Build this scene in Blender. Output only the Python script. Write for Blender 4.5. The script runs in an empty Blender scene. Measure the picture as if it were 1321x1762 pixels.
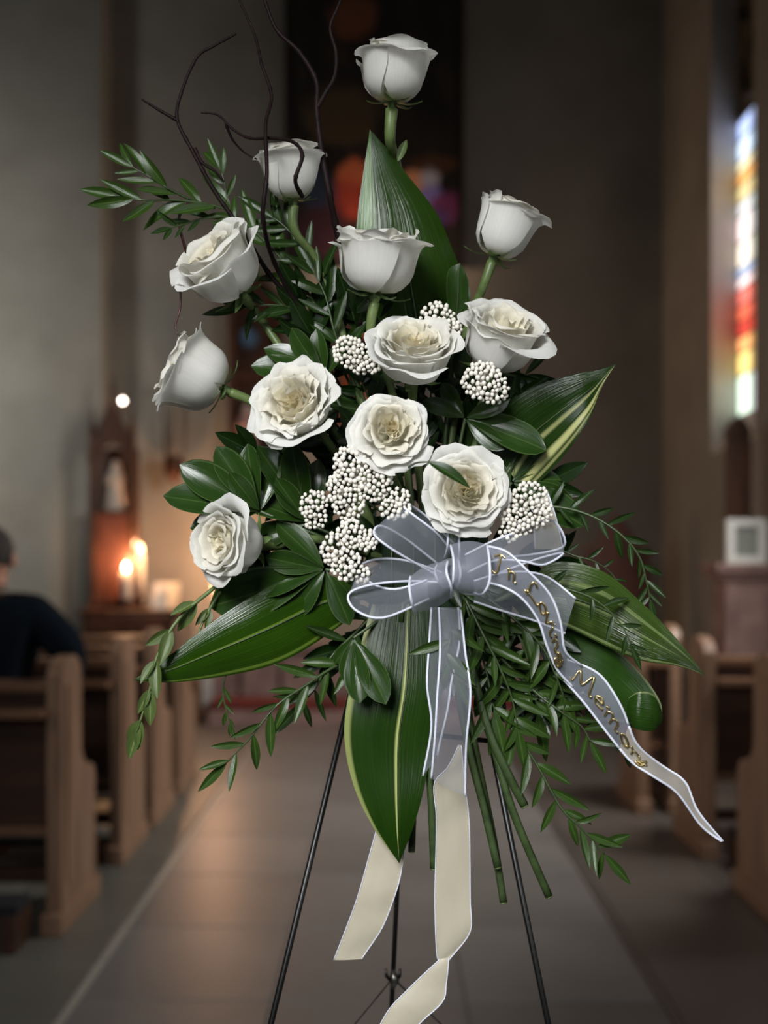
import bpy, bmesh, math, random
from mathutils import Vector, Matrix, Quaternion, noise

scene = bpy.context.scene
COL = scene.collection
PI = math.pi

# ------------------------------------------------------------------ camera, world, lights, exposure
F, CX, HY, CZ = 1800.0, 660.5, 960.0, 1.31      # focal length in pixels, vanishing point, eye height
D0 = 1.10                                       # distance of the flower stand

def P(px, py, d=D0):
    return Vector(((px - CX) * d / F, d, CZ - (py - HY) * d / F))

cam_data = bpy.data.cameras.new('camera')
cam = bpy.data.objects.new('camera', cam_data)
COL.objects.link(cam)
cam.location = (0, 0, CZ)
cam.rotation_euler = (PI / 2, 0, 0)
cam_data.sensor_fit = 'VERTICAL'
cam_data.sensor_height = 24.0
cam_data.sensor_width = 24.0 * 1321 / 1762
cam_data.lens = F / 1762 * 24.0
cam_data.shift_y = (HY - 881) / 1762
cam_data.clip_start = 0.05
cam_data.dof.use_dof = True
cam_data.dof.focus_distance = 1.07
cam_data.dof.aperture_fstop = 1.75
scene.camera = cam

scene.view_settings.view_transform = 'Standard'
scene.view_settings.look = 'None'
scene.view_settings.gamma = 1.0
scene.view_settings.use_curve_mapping = False
scene.view_settings.exposure = 0.0

world = bpy.data.worlds.new('world')
scene.world = world
world.use_nodes = True
bg = world.node_tree.nodes['Background']
bg.inputs[0].default_value = (0.80, 0.82, 0.86, 1)
bg.inputs[1].default_value = 0.031

def area(name, loc, target, sx, sy, power, col=(1, 1, 1)):
    l = bpy.data.lights.new(name, 'AREA')
    l.shape = 'RECTANGLE'; l.size = sx; l.size_y = sy; l.energy = power; l.color = col
    o = bpy.data.objects.new(name, l); COL.objects.link(o)
    o.location = loc
    o.rotation_euler = (Vector(target) - Vector(loc)).to_track_quat('-Z', 'Y').to_euler()
    return o
# added, unseen area lights: flower key and fill, side window, left and right fills
kw = area('flower_key_light', (-0.65, -0.95, 2.35), (0.05, 1.1, 0.96), 0.75, 0.95, 12.3, (0.98, 0.99, 1.0))  # key added for the flowers, no window stands there
kw.data.spread = math.radians(66)
area('flower_fill_light', (1.75, -0.5, 2.0), (0.1, 1.1, 1.15), 0.35, 1.1, 9, (0.93, 0.97, 1.0))  # weaker fill added on the flowers from the right
sw = area('added_window_light', (2.38, 4.55, 2.5), (-0.9, 6.2, 0.1), 0.9, 1.8, 98, (1.0, 0.97, 0.92))  # shines from the side window added out of view
sw.data.spread = math.radians(110)
lw = area('left_pier_fill_light', (-4.9, 5.6, 2.3), (-4.6, 8.86, 3.0), 1.0, 1.8, 36, (1.0, 0.99, 0.95))  # added to brighten the left pier, no window built
lw.data.spread = math.radians(95)
nw = area('right_side_fill_light', (-4.6, 2.2, 2.8), (1.9, 6.0, 0.9), 1.0, 1.8, 6, (1.0, 0.97, 0.93))  # added to brighten the right pews and pedestal
nw.data.spread = math.radians(60)

# ------------------------------------------------------------------ materials
def srgb(r, g, b):
    def f(c):
        c /= 255.0
        return c / 12.92 if c <= 0.04045 else ((c + 0.055) / 1.055) ** 2.4
    return (f(r), f(g), f(b), 1.0)

class NT:
    """small node-tree helper"""
    def __init__(s, name):
        s.m = bpy.data.materials.new(name); s.m.use_nodes = True
        s.t = s.m.node_tree; s.b = s.t.nodes['Principled BSDF']; s.out = s.t.nodes['Material Output']
    def n(s, typ, **kw):
        nd = s.t.nodes.new(typ)
        for k, v in kw.items():
            if k.startswith('i_'):
                key = k[2:]
                nd.inputs[int(key) if key.isdigit() else key].default_value = v
            else:
                setattr(nd, k, v)
        return nd
    def l(s, a, b): s.t.links.new(a, b)
    def set(s, **kw):
        for k, v in kw.items(): s.b.inputs[k.replace('_', ' ')].default_value = v
    def mix(s, fac, a, b, blend='MIX'):
        nd = s.n('ShaderNodeMix', data_type='RGBA', blend_type=blend)
        for sock, val in ((nd.inputs[0], fac), (nd.inputs[6], a), (nd.inputs[7], b)):
            if isinstance(val, (int, float)): sock.default_value = val
            elif isinstance(val, tuple): sock.default_value = val
            else: s.l(val, sock)
        return nd.outputs[2]
    def ramp(s, fac, stops):
        r = s.n('ShaderNodeValToRGB'); e = r.color_ramp.elements
        while len(e) < len(stops): e.new(0.5)
        for i, (p, c) in enumerate(stops):
            e[i].position = p; e[i].color = c
        s.l(fac, r.inputs[0]); return r.outputs[0]
    def noise(s, scale, detail=4, vec=None, rough=0.55):
        nd = s.n('ShaderNodeTexNoise'); nd.inputs['Scale'].default_value = scale
        nd.inputs['Detail'].default_value = detail; nd.inputs['Roughness'].default_value = rough
        if vec is not None: s.l(vec, nd.inputs['Vector'])
        return nd.outputs['Fac']
    def coord(s, which='Object', scale=(1, 1, 1), loc=(0, 0, 0)):
        tc = s.n('ShaderNodeTexCoord'); mp = s.n('ShaderNodeMapping')
        mp.inputs['Scale'].default_value = scale; mp.inputs['Location'].default_value = loc
        s.l(tc.outputs[which], mp.inputs[0]); return mp.outputs[0]
    def bump(s, h, strength=0.3, dist=0.01):
        b = s.n('ShaderNodeBump'); b.inputs['Strength'].default_value = strength; b.inputs['Distance'].default_value = dist
        s.l(h, b.inputs['Height']); s.l(b.outputs[0], s.b.inputs['Normal']); return b
    def color(s, sock): s.l(sock, s.b.inputs['Base Color'])

def mat_plain(name, c1, c2=None, rough=0.6, scale=20, metal=0.0, bump=0.0, dist=0.002, spec=0.5):
    t = NT(name)
    c2 = c2 or tuple(x * 0.8 for x in c1[:3]) + (1,)
    f = t.noise(scale, 5, t.coord('Object'))
    t.color(t.ramp(f, [(0.3, c2), (0.7, c1)]))
    t.set(Roughness=rough, Metallic=metal); t.b.inputs['Specular IOR Level'].default_value = spec
    if bump: t.bump(f, bump, dist)
    return t.m

def mat_wood(name, c1, c2, rough=0.42, axis=(1, 12, 12)):
    t = NT(name)
    f = t.noise(3.0, 6, t.coord('Object', axis))
    t.color(t.ramp(f, [(0.28, c2), (0.68, c1)]))
    t.set(Roughness=rough); t.bump(f, 0.15, 0.003)
    return t.m

def mat_petal():
    t = NT('rose_petal')
    oi = t.n('ShaderNodeObjectInfo')
    uv = t.coord('UV', (26, 2.0, 1))
    f = t.noise(1.0, 3, uv)
    shade = t.ramp(f, [(0.3, (0.93, 0.93, 0.93, 1)), (0.7, (1, 1, 1, 1))])
    col = t.mix(1.0, oi.outputs['Color'], shade, 'MULTIPLY')
    # greenish claw at the foot of the petal
    sx = t.n('ShaderNodeSeparateXYZ'); t.l(t.n('ShaderNodeTexCoord').outputs['UV'], sx.inputs[0])
    foot = t.ramp(sx.outputs[1], [(0.0, (0.8, 0.8, 0.8, 1)), (0.22, (0, 0, 0, 1))])
    col = t.mix(foot, col, (0.72, 0.72, 0.46, 1))
    t.color(col); t.set(Roughness=0.55); t.b.inputs['Specular IOR Level'].default_value = 0.25
    t.bump(f, 0.12, 0.001)
    tr = t.n('ShaderNodeBsdfTranslucent'); t.l(col, tr.inputs[0])
    mx = t.n('ShaderNodeMixShader'); mx.inputs[0].default_value = 0.38
    t.l(t.b.outputs[0], mx.inputs[1]); t.l(tr.outputs[0], mx.inputs[2]); t.l(mx.outputs[0], t.out.inputs[0])
    return t.m

def mat_leaf(name, dark, light, stripe=None, stripe_at=(), vein=34, rough=0.22, bump=0.5, gloss=0.45, trans=0.12):
    """blade with parallel veins running along UV v; stripe_at: list of (u, half width, strength)"""
    sh = lambda c: (c[0] * 0.92, c[1] * 0.66, c[2] * 0.52, 1)
    dark, light = sh(dark), sh(light)
    t = NT(name)
    uvc = t.n('ShaderNodeTexCoord').outputs['UV']
    mp = t.n('ShaderNodeMapping'); mp.inputs['Scale'].default_value = (vein, 1.2, 1); t.l(uvc, mp.inputs[0])
    f = t.noise(1.0, 4, mp.outputs[0])
    mp2 = t.n('ShaderNodeMapping'); mp2.inputs['Scale'].default_value = (3, 4, 1); t.l(uvc, mp2.inputs[0])
    g = t.noise(1.0, 3, mp2.outputs[0])
    col = t.mix(f, dark, light)
    col = t.mix(t.ramp(g, [(0.35, (0, 0, 0, 1)), (0.7, (0.5, 0.5, 0.5, 1))]), col, light)
    if stripe:
        sx = t.n('ShaderNodeSeparateXYZ'); t.l(uvc, sx.inputs[0])
        wob = t.n('ShaderNodeMath', operation='MULTIPLY_ADD'); t.l(f, wob.inputs[0]); wob.inputs[1].default_value = 0.03; 
        t.l(sx.outputs[0], wob.inputs[2])
        for u, w, k in stripe_at:
            stops = [(0.0, (0, 0, 0, 1)), (max(0.001, u - w * 1.5), (0, 0, 0, 1)), (u - w * 0.5 if u - w * 0.5 > 0.002 else 0.002, (k, k, k, 1)),
                     (min(0.997, u + w * 0.5), (k, k, k, 1)), (min(0.999, u + w * 1.5), (0, 0, 0, 1))]
            col = t.mix(t.ramp(wob.outputs[0], stops), col, stripe)
    t.color(col); t.set(Roughness=rough); t.b.inputs['Specular IOR Level'].default_value = gloss
    t.bump(f, bump, 0.0015)
    tr = t.n('ShaderNodeBsdfTranslucent'); t.l(col, tr.inputs[0])
    mx = t.n('ShaderNodeMixShader'); mx.inputs[0].default_value = trans
    t.l(t.b.outputs[0], mx.inputs[1]); t.l(tr.outputs[0], mx.inputs[2]); t.l(mx.outputs[0], t.out.inputs[0])
    return t.m

def mat_sheer(name, col, opacity, weave=420):
    t = NT(name)
    f = t.noise(1.0, 2, t.coord('UV', (weave, weave * 0.6, 1)))
    g = t.noise(1.0, 3, t.coord('UV', (3, 7, 1)))
    t.color(t.mix(g, tuple(c * 0.8 for c in col[:3]) + (1,), col)); t.set(Roughness=0.45)
    t.b.inputs['Sheen Weight'].default_value = 0.5
    tr = t.n('ShaderNodeBsdfTransparent')
    tl = t.n('ShaderNodeBsdfTranslucent'); tl.inputs[0].default_value = col
    a = t.n('ShaderNodeMixShader'); a.inputs[0].default_value = 0.35
    t.l(t.b.outputs[0], a.inputs[1]); t.l(tl.outputs[0], a.inputs[2])
    lo, hi = opacity
    fac = t.ramp(f, [(0.35, (lo, lo, lo, 1)), (0.65, (hi, hi, hi, 1))])
    mx = t.n('ShaderNodeMixShader'); t.l(fac, mx.inputs[0]); t.l(tr.outputs[0], mx.inputs[1]); t.l(a.outputs[0], mx.inputs[2])
    t.l(mx.outputs[0], t.out.inputs[0])
    return t.m

def mat_emit(name, col, strength):
    t = NT(name); t.set(Roughness=0.5)
    t.b.inputs['Base Color'].default_value = col
    t.b.inputs['Emission Color'].default_value = col; t.b.inputs['Emission Strength'].default_value = strength
    return t.m

M = {}
M['petal'] = mat_petal()
M['stem'] = mat_plain('rose_stem', srgb(104, 122, 70), srgb(72, 90, 46), 0.45, 60)
M['stem_dark'] = mat_plain('dark_stem', srgb(62, 80, 42), srgb(40, 56, 26), 0.4, 60)
M['sepal'] = mat_plain('sepal', srgb(128, 150, 96), srgb(84, 112, 56), 0.5, 80)
M['leaf_tall'] = mat_leaf('tall_blade', srgb(16, 46, 12), srgb(44, 84, 22), srgb(84, 128, 44), [(0.12, 0.10, 0.6)], 30, 0.22)
M['leaf_cream'] = mat_leaf('cream_striped_blade', srgb(14, 44, 12), srgb(36, 72, 20), srgb(190, 192, 128), [(0.62, 0.03, 0.5), (0.85, 0.045, 0.95), (0.95, 0.02, 0.5)], 36, 0.2)
M['leaf_low'] = mat_leaf('low_blade', srgb(18, 54, 10), srgb(48, 92, 18), srgb(120, 148, 56), [(0.5, 0.014, 0.6), (0.96, 0.02, 0.6)], 40, 0.16, 0.35)
M['leaf_hang'] = mat_leaf('hanging_blade', srgb(14, 48, 10), srgb(38, 78, 18), srgb(186, 194, 120), [(0.62, 0.022, 0.85), (0.04, 0.04, 0.5)], 40, 0.22)
M['leaf_pale'] = mat_leaf('pale_striped_blade', srgb(34, 72, 24), srgb(70, 108, 48), srgb(150, 168, 108), [(0.3, 0.03, 0.5), (0.55, 0.02, 0.5), (0.96, 0.02, 0.8)], 46, 0.14, 0.8, 0.7)
M['leaf_roll'] = mat_leaf('rolled_blade', srgb(24, 62, 18), srgb(48, 92, 32), srgb(140, 150, 100), [(0.03, 0.03, 0.6)], 30, 0.22)
M['ruscus'] = mat_leaf('ruscus_leaf', srgb(30, 62, 24), srgb(58, 98, 42), srgb(110, 140, 80), [(0.5, 0.04, 0.25)], 12, 0.25, 0.3, 0.42)
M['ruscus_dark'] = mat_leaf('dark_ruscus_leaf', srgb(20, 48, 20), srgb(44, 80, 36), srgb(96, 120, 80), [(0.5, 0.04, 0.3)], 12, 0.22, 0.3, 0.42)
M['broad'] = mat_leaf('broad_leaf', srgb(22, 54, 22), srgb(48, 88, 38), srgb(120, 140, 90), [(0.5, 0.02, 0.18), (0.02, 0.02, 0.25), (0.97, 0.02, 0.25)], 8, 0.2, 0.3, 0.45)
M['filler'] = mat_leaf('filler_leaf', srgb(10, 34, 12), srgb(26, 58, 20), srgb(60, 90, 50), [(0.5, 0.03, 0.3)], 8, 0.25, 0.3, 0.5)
M['droop'] = mat_leaf('drooping_leaf', srgb(58, 92, 48), srgb(92, 128, 74), srgb(140, 160, 110), [(0.5, 0.05, 0.4)], 10, 0.4, 0.3, 0.4)
M['berry'] = mat_plain('berry', srgb(244, 240, 230), srgb(218, 212, 200), 0.5, 500)
M['twig'] = mat_plain('willow_bark', srgb(34, 19, 19), srgb(18, 11, 12), 0.6, 90, spec=0.15)
M['twig_red'] = mat_plain('red_willow_bark', srgb(86, 40, 44), srgb(52, 26, 28), 0.4, 90)
M['organza'] = mat_sheer('organza', srgb(178, 183, 200), (0.36, 0.60))
M['organza_thin'] = mat_sheer('organza_thin', srgb(176, 182, 194), (0.22, 0.42))
M['wire_edge'] = mat_plain('ribbon_edge', srgb(226, 229, 240), srgb(206, 210, 226), 0.4, 300)
M['cream_ribbon'] = mat_sheer('cream_ribbon', srgb(226, 218, 194), (0.90, 1.0))
M['cream_sheer'] = mat_sheer('cream_sheer', srgb(222, 216, 204), (0.55, 0.85))
M['gold'] = mat_plain('gold_foil', (0.95, 0.80, 0.46, 1), (0.70, 0.54, 0.24, 1), 0.32, 900, 1.0)
M['black_metal'] = mat_plain('black_metal', srgb(16, 15, 15), srgb(9, 9, 9), 0.35, 60)
M['grey_metal'] = mat_plain('grey_metal', srgb(150, 148, 142), srgb(100, 98, 94), 0.3, 60, 0.9)
M['foam'] = mat_plain('floral_foam', srgb(34, 58, 32), srgb(22, 42, 22), 0.9, 120, bump=0.5)

# ------------------------------------------------------------------ object helpers
def link(o, parent=None):
    COL.objects.link(o)
    if parent is not None: o.parent = parent
    return o
def tag(o, label=None, cat=None, group=None, kind=None):
    if label: o['label'] = label
    if cat: o['category'] = cat
    if group: o['group'] = group
    if kind: o['kind'] = kind
    return o
def empty(name, loc, label=None, cat=None, group=None):
    o = bpy.data.objects.new(name, None); o.location = loc; o.empty_display_size = 0.02
    link(o); return tag(o, label, cat, group)
def mesh_obj(name, verts, faces, mat, parent=None, uvs=None, smooth=True):
    """verts in world space; stored relative to the parent's location"""
    off = parent_origin(parent)
    me = bpy.data.meshes.new(name)
    me.from_pydata([Vector(v) - off for v in verts], [], faces)
    if uvs:
        uv = me.uv_layers.new(name='UVMap')
        for lp in me.loops: uv.data[lp.index].uv = uvs[lp.vertex_index]
    if smooth: me.polygons.foreach_set('use_smooth', [True] * len(me.polygons))
    me.materials.append(mat)
    return link(bpy.data.objects.new(name, me), parent)
def parent_origin(p):
    v = Vector((0, 0, 0))
    while p is not None:
        v = v + Vector(p.location); p = p.parent
    return v
def bm_obj(name, bm, mat, parent=None, smooth=False):
    off = parent_origin(parent)
    if off.length: bmesh.ops.translate(bm, verts=bm.verts, vec=-off)
    me = bpy.data.meshes.new(name); bm.to_mesh(me); bm.free()
    if smooth: me.polygons.foreach_set('use_smooth', [True] * len(me.polygons))
    me.materials.append(mat)
    return link(bpy.data.objects.new(name, me), parent)

def bx(bm, x0, x1, y0, y1, z0, z1, bev=0.0):
    r = bmesh.ops.create_cube(bm, size=1.0)
    vs = r['verts']
    bmesh.ops.scale(bm, vec=(x1 - x0, y1 - y0, z1 - z0), verts=vs)
    bmesh.ops.translate(bm, vec=((x0 + x1) / 2, (y0 + y1) / 2, (z0 + z1) / 2), verts=vs)
    if bev > 0:
        es = {e for v in vs for e in v.link_edges}
        bmesh.ops.bevel(bm, geom=list(es), offset=bev, segments=2, profile=0.6, affect='EDGES')
def box(name, x0, x1, y0, y1, z0, z1, mat, parent=None, bev=0.006):
    bm = bmesh.new(); bx(bm, x0, x1, y0, y1, z0, z1, bev); return bm_obj(name, bm, mat, parent)

def prism(name, prof, a, b, axis, mat, parent=None, bev=0.004):
    """extrude a closed 2-D outline along an axis ('x': outline in (y,z); 'y': outline in (x,z))"""
    bm = bmesh.new()
    if axis == 'x': mk = lambda p, t: (t, p[0], p[1])
    else: mk = lambda p, t: (p[0], t, p[1])
    va = [bm.verts.new(mk(p, a)) for p in prof]; vb = [bm.verts.new(mk(p, b)) for p in prof]
    n = len(prof)
    bm.faces.new(va); bm.faces.new(list(reversed(vb)))
    for i in range(n): bm.faces.new((va[i], va[(i + 1) % n], vb[(i + 1) % n], vb[i]))
    bmesh.ops.recalc_face_normals(bm, faces=bm.faces)
    if bev:
        es = [e for e in bm.edges if len(e.link_faces) == 2 and e.calc_face_angle(0) > 0.6]
        bmesh.ops.bevel(bm, geom=es, offset=bev, segments=2, profile=0.6, affect='EDGES')
    return bm_obj(name, bm, mat, parent)

def lathe(name, prof, c, mat, parent=None, n=20, smooth=True):
    vs, fs = [], []
    for r, z in prof:
        for k in range(n):
            a = 2 * PI * k / n; vs.append(Vector((c[0] + r * math.cos(a), c[1] + r * math.sin(a), c[2] + z)))
    for i in range(len(prof) - 1):
        for k in range(n):
            k2 = (k + 1) % n; fs.append((i * n + k, i * n + k2, (i + 1) * n + k2, (i + 1) * n + k))
    fs.append(tuple(range(n - 1, -1, -1))); m = (len(prof) - 1) * n; fs.append(tuple(range(m, m + n)))
    return mesh_obj(name, vs, fs, mat, parent, smooth=smooth)

def cr(pts, n):
    """Catmull-Rom through tuples, n samples evenly in parameter"""
    pts = [tuple(p) for p in pts]
    if len(pts) == 2: pts = [pts[0], tuple((a + b) / 2 for a, b in zip(*pts)), pts[1]]
    m = len(pts) - 1; out = []
    for k in range(n):
        t = k / (n - 1) * m; i = min(int(t), m - 1); f = t - i
        p0, p1, p2, p3 = pts[max(i - 1, 0)], pts[i], pts[i + 1], pts[min(i + 2, m)]
        out.append(tuple(0.5 * (2 * b + (c - a) * f + (2 * a - 5 * b + 4 * c - d) * f * f + (3 * b - a - 3 * c + d) * f ** 3)
                         for a, b, c, d in zip(p0, p1, p2, p3)))
    return out
def px3(pts, n):
    return [P(x, y, D0 + dd) for x, y, dd in cr(pts, n)]

def tube_data(path, radii, seg=7, v0=0):
    vs, fs = [], []
    n = len(path); up = None
    for i, p in enumerate(path):
        t = (path[min(i + 1, n - 1)] - path[max(i - 1, 0)])
        if t.length < 1e-9: t = Vector((0, 0, 1))
        t.normalize()
        if up is None: up = t.orthogonal().normalized()
        else:
            up = up - t * up.dot(t)
            up = up.normalized() if up.length > 1e-6 else t.orthogonal().normalized()
        s = t.cross(up); r = radii[i] if isinstance(radii, (list, tuple)) else radii
        for k in range(seg):
            a = 2 * PI * k / seg; vs.append(p + (up * math.cos(a) + s * math.sin(a)) * r)
    for i in range(n - 1):
        for k in range(seg):
            k2 = (k + 1) % seg
            fs.append(tuple(v0 + q for q in (i * seg + k, i * seg + k2, (i + 1) * seg + k2, (i + 1) * seg + k)))
    fs.append(tuple(v0 + q for q in range(seg - 1, -1, -1)))
    fs.append(tuple(v0 + (n - 1) * seg + q for q in range(seg)))
    return vs, fs
def tube(name, path, radii, mat, parent=None, seg=7):
    vs, fs = tube_data(path, radii, seg); return mesh_obj(name, vs, fs, mat, parent)
def tubes(name, lst, mat, parent=None, seg=6):
    V, Fc = [], []
    for path, r in lst:
        vs, fs = tube_data(path, r, seg, len(V)); V += vs; Fc += fs
    return mesh_obj(name, V, Fc, mat, parent)

class Strip:
    """ruled surface between two edge curves given as (px, py, depth offset)"""
    def __init__(s, A, B, n=28, m=9, crown=0.0, fold=0.0, wave=0.0, waves=3.0, seed=0):
        a, b = px3(A, n), px3(B, n); s.n, s.m = n, m; s.g = []
        rnd = random.Random(seed); ph = rnd.random() * 6.28
        for i in range(n):
            v = i / (n - 1)
            t = ((a[min(i + 1, n - 1)] + b[min(i + 1, n - 1)]) - (a[max(i - 1, 0)] + b[max(i - 1, 0)]))
            c = b[i] - a[i]; nn = t.cross(c)
            nn = nn.normalized() if nn.length > 1e-12 else Vector((0, -1, 0))
            if nn.y > 0: nn = -nn
            row = []
            for j in range(m):
                u = j / (m - 1)
                o = c.length * (crown * 4 * u * (1 - u) - fold * (1 - abs(2 * u - 1)))
                o += wave * math.sin(v * waves * 2 * PI + ph + u * 1.3) * (0.3 + u * 0.7)
                row.append(a[i].lerp(b[i], u) + nn * o)
            s.g.append(row)
    def at(s, u, v, lift=0.0):
        x = max(0, min(1, v)) * (s.n - 1); y = max(0, min(1, u)) * (s.m - 1)
        i, j = min(int(x), s.n - 2), min(int(y), s.m - 2); fx, fy = x - i, y - j
        p = (s.g[i][j].lerp(s.g[i][j + 1], fy)).lerp(s.g[i + 1][j].lerp(s.g[i + 1][j + 1], fy), fx)
        return p + Vector((0, -lift, 0))
    def obj(s, name, mat, parent=None):
        vs = [p for r in s.g for p in r]; uv = [(j / (s.m - 1), i / (s.n - 1)) for i in range(s.n) for j in range(s.m)]
        fs = [(i * s.m + j, i * s.m + j + 1, (i + 1) * s.m + j + 1, (i + 1) * s.m + j) for i in range(s.n - 1) for j in range(s.m - 1)]
        return mesh_obj(name, vs, fs, mat, parent, uv)
    def edge(s, j): return [s.g[i][j] for i in range(s.n)]

def structure(o): o['kind'] = 'structure'; return o

# ================================================================== THE CHURCH
M['plaster'] = mat_plain('plaster_wall', srgb(156, 152, 142), srgb(138, 134, 124), 0.9, 1.6, bump=0.15, dist=0.01)
M['plaster_reveal_lit'] = mat_plain('window_reveal', srgb(206, 198, 192), srgb(178, 170, 166), 0.85, 3)  # paler than the wall plaster: light from the glass put into the colour
M['tracery'] = mat_plain('tracery_stone', srgb(96, 86, 62), srgb(48, 42, 32), 0.8, 7)
M['pew_wood'] = mat_wood('pew_oak', srgb(146, 114, 91), srgb(106, 79, 61), 0.45, (6, 6, 0.8))
M['pew_dark'] = mat_wood('pew_dark_panel', srgb(70, 42, 26), srgb(40, 23, 15), 0.45, (0.8, 6, 6))
M['pew_rail'] = mat_wood('pew_rail', srgb(124, 90, 66), srgb(86, 60, 44), 0.4, (0.8, 8, 8))
M['dark_wood'] = mat_wood('shrine_wood', srgb(96, 58, 34), srgb(46, 27, 17), 0.5, (6, 6, 1))
M['red_wood'] = mat_wood('reddish_wood', srgb(120, 70, 54), srgb(74, 40, 32), 0.5, (5, 5, 1))
M['black'] = mat_plain('black_cloth', srgb(18, 20, 26), srgb(11, 12, 16), 0.9, 30)
M['stone_pink'] = mat_plain('pink_stone', srgb(156, 124, 116), srgb(122, 94, 88), 0.6, 9)
M['stone_pale'] = mat_plain('pale_stone', srgb(206, 198, 192), srgb(176, 168, 164), 0.6, 12)
M['white_paint'] = mat_plain('white_paint', srgb(240, 240, 234), srgb(226, 226, 220), 0.6, 20)
M['wax'] = mat_plain('candle_wax', srgb(238, 228, 212), srgb(220, 208, 190), 0.5, 30)
M['flame'] = mat_emit('flame', (1.0, 0.72, 0.40, 1), 55)
M['flame_small'] = mat_emit('small_flame', (1.0, 0.62, 0.45, 1), 5)
M['bulb'] = mat_emit('bulb', (1.0, 0.84, 0.74, 1), 18)
M['carpet'] = mat_plain('red_cloth', srgb(120, 48, 40), srgb(90, 34, 30), 0.95, 60)
M['brass'] = mat_plain('dark_brass', srgb(92, 58, 40), srgb(54, 32, 24), 0.45, 30, 0.5)
M['skin'] = mat_plain('skin', srgb(190, 140, 118), srgb(170, 120, 100), 0.6, 30)
M['hair'] = mat_plain('hair', srgb(62, 54, 48), srgb(36, 31, 28), 0.8, 90)
M['suit'] = mat_plain('dark_suit', srgb(24, 30, 38), srgb(16, 21, 27), 1.0, 60, spec=0.05)
M['statue'] = mat_plain('statue_plaster', srgb(222, 206, 190), srgb(196, 178, 162), 0.7, 14)
M['robe_orange'] = mat_plain('painted_robe', srgb(206, 112, 74), srgb(160, 74, 48), 0.7, 9)
M['robe_pink'] = mat_plain('painted_pink_robe', srgb(214, 176, 166), srgb(176, 132, 124), 0.7, 9)
M['blue_glass'] = mat_plain('blue_enamel', srgb(110, 140, 168), srgb(60, 82, 108), 0.3, 20)

def mat_tile(name, stops):
    t = NT(name)
    oi = t.n('ShaderNodeObjectInfo')
    f = t.noise(2.2, 6, t.coord('Object'))
    base = t.ramp(oi.outputs['Random'], stops)
    col = t.mix(1.0, base, t.ramp(f, [(0.3, (0.82, 0.82, 0.82, 1)), (0.7, (1.05, 1.05, 1.05, 1))]), 'MULTIPLY')
    t.color(col); t.set(Roughness=0.38); t.bump(f, 0.06, 0.004)
    return t.m
M['tile_mid'] = mat_tile('aisle_tile', [(0.0, srgb(112, 108, 105)), (0.5, srgb(121, 117, 114)), (1.0, srgb(103, 99, 96))])
M['tile_side'] = mat_tile('side_tile', [(0.0, srgb(108, 106, 98)), (1.0, srgb(90, 88, 82))])
M['tile_line'] = mat_tile('pale_tile', [(0.0, srgb(166, 162, 152)), (1.0, srgb(150, 146, 136))])
M['tile_right'] = mat_tile('brown_side_tile', [(0.0, srgb(96, 88, 82)), (1.0, srgb(80, 73, 68))])
M['grout'] = mat_plain('grout', srgb(112, 105, 98), srgb(96, 90, 84), 0.95, 30)

# floor: a bed of grout and every slab a piece of its own
floor = structure(box('floor', -6.5, 2.7, -1.2, 9.3, -0.2, -0.006, M['grout'], bev=0))
def slab_mesh(name, w, l, mat):
    bm = bmesh.new(); bx(bm, 0, w, 0, l, -0.03, 0.0, 0.003)
    me = bpy.data.meshes.new(name); bm.to_mesh(me); bm.free(); me.materials.append(mat); return me
def lay(me, x, y):
    o = bpy.data.objects.new('tile', me); link(o, floor); o.location = (x, y, 0); return o
g = 0.006
mid = slab_mesh('aisle_tile', 0.5717 - g, 0.62 - g, M['tile_mid'])
sideL = slab_mesh('side_tile', 0.50 - g, 0.93 - g, M['tile_side'])
line = slab_mesh('line_tile', 0.028, 1.24 - g, M['tile_line'])
line_r = slab_mesh('edge_tile', 0.028, 1.24 - g, M['tile_right'])
sideR = slab_mesh('side_tile', 0.50 - g, 0.93 - g, M['tile_right'])
pewR = slab_mesh('pew_tile', 0.93 - g, 0.93 - g, M['tile_right'])
pewt = slab_mesh('pew_tile', 0.93 - g, 0.93 - g, M['tile_side'])
for r in range(14):
    y = 0.0 + r * 0.62
    for c in range(3): lay(mid, -0.900 + c * 0.5717 , y)
for r in range(7): lay(line, -0.931, r * 1.24); lay(line_r, 0.818, r * 1.24)
for r in range(10):
    lay(sideL, -1.434, r * 0.93 - 0.3); lay(sideR, 0.850, r * 0.93 - 0.3)
    for c in range(3): lay(pewt, -2.37 - c * 0.93, r * 0.93 - 0.3)
    lay(pewR, 1.352, r * 0.93 - 0.3)

# walls
structure(box('wall_back', -6.5, 2.72, 9.2, 9.45, -0.1, 8.0, M['plaster'], bev=0))
structure(box('wall_left', -6.5, -2.395, 8.86, 9.2, -0.1, 8.0, M['plaster'], bev=0.015))
WX, WD1, WD2 = 2.45, 6.93, 7.85
bm = bmesh.new()
bx(bm, WX, WX + 0.27, -1.2, WD1, -0.1, 8.0); bx(bm, WX, WX + 0.27, WD2, 9.2, -0.1, 8.0)
bx(bm, WX, WX + 0.27, WD1, WD2, -0.1, 2.09); bx(bm, WX, WX + 0.27, WD1, WD2, 6.6, 8.0)
wall_right = structure(bm_obj('wall_right', bm, M['plaster']))
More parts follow.
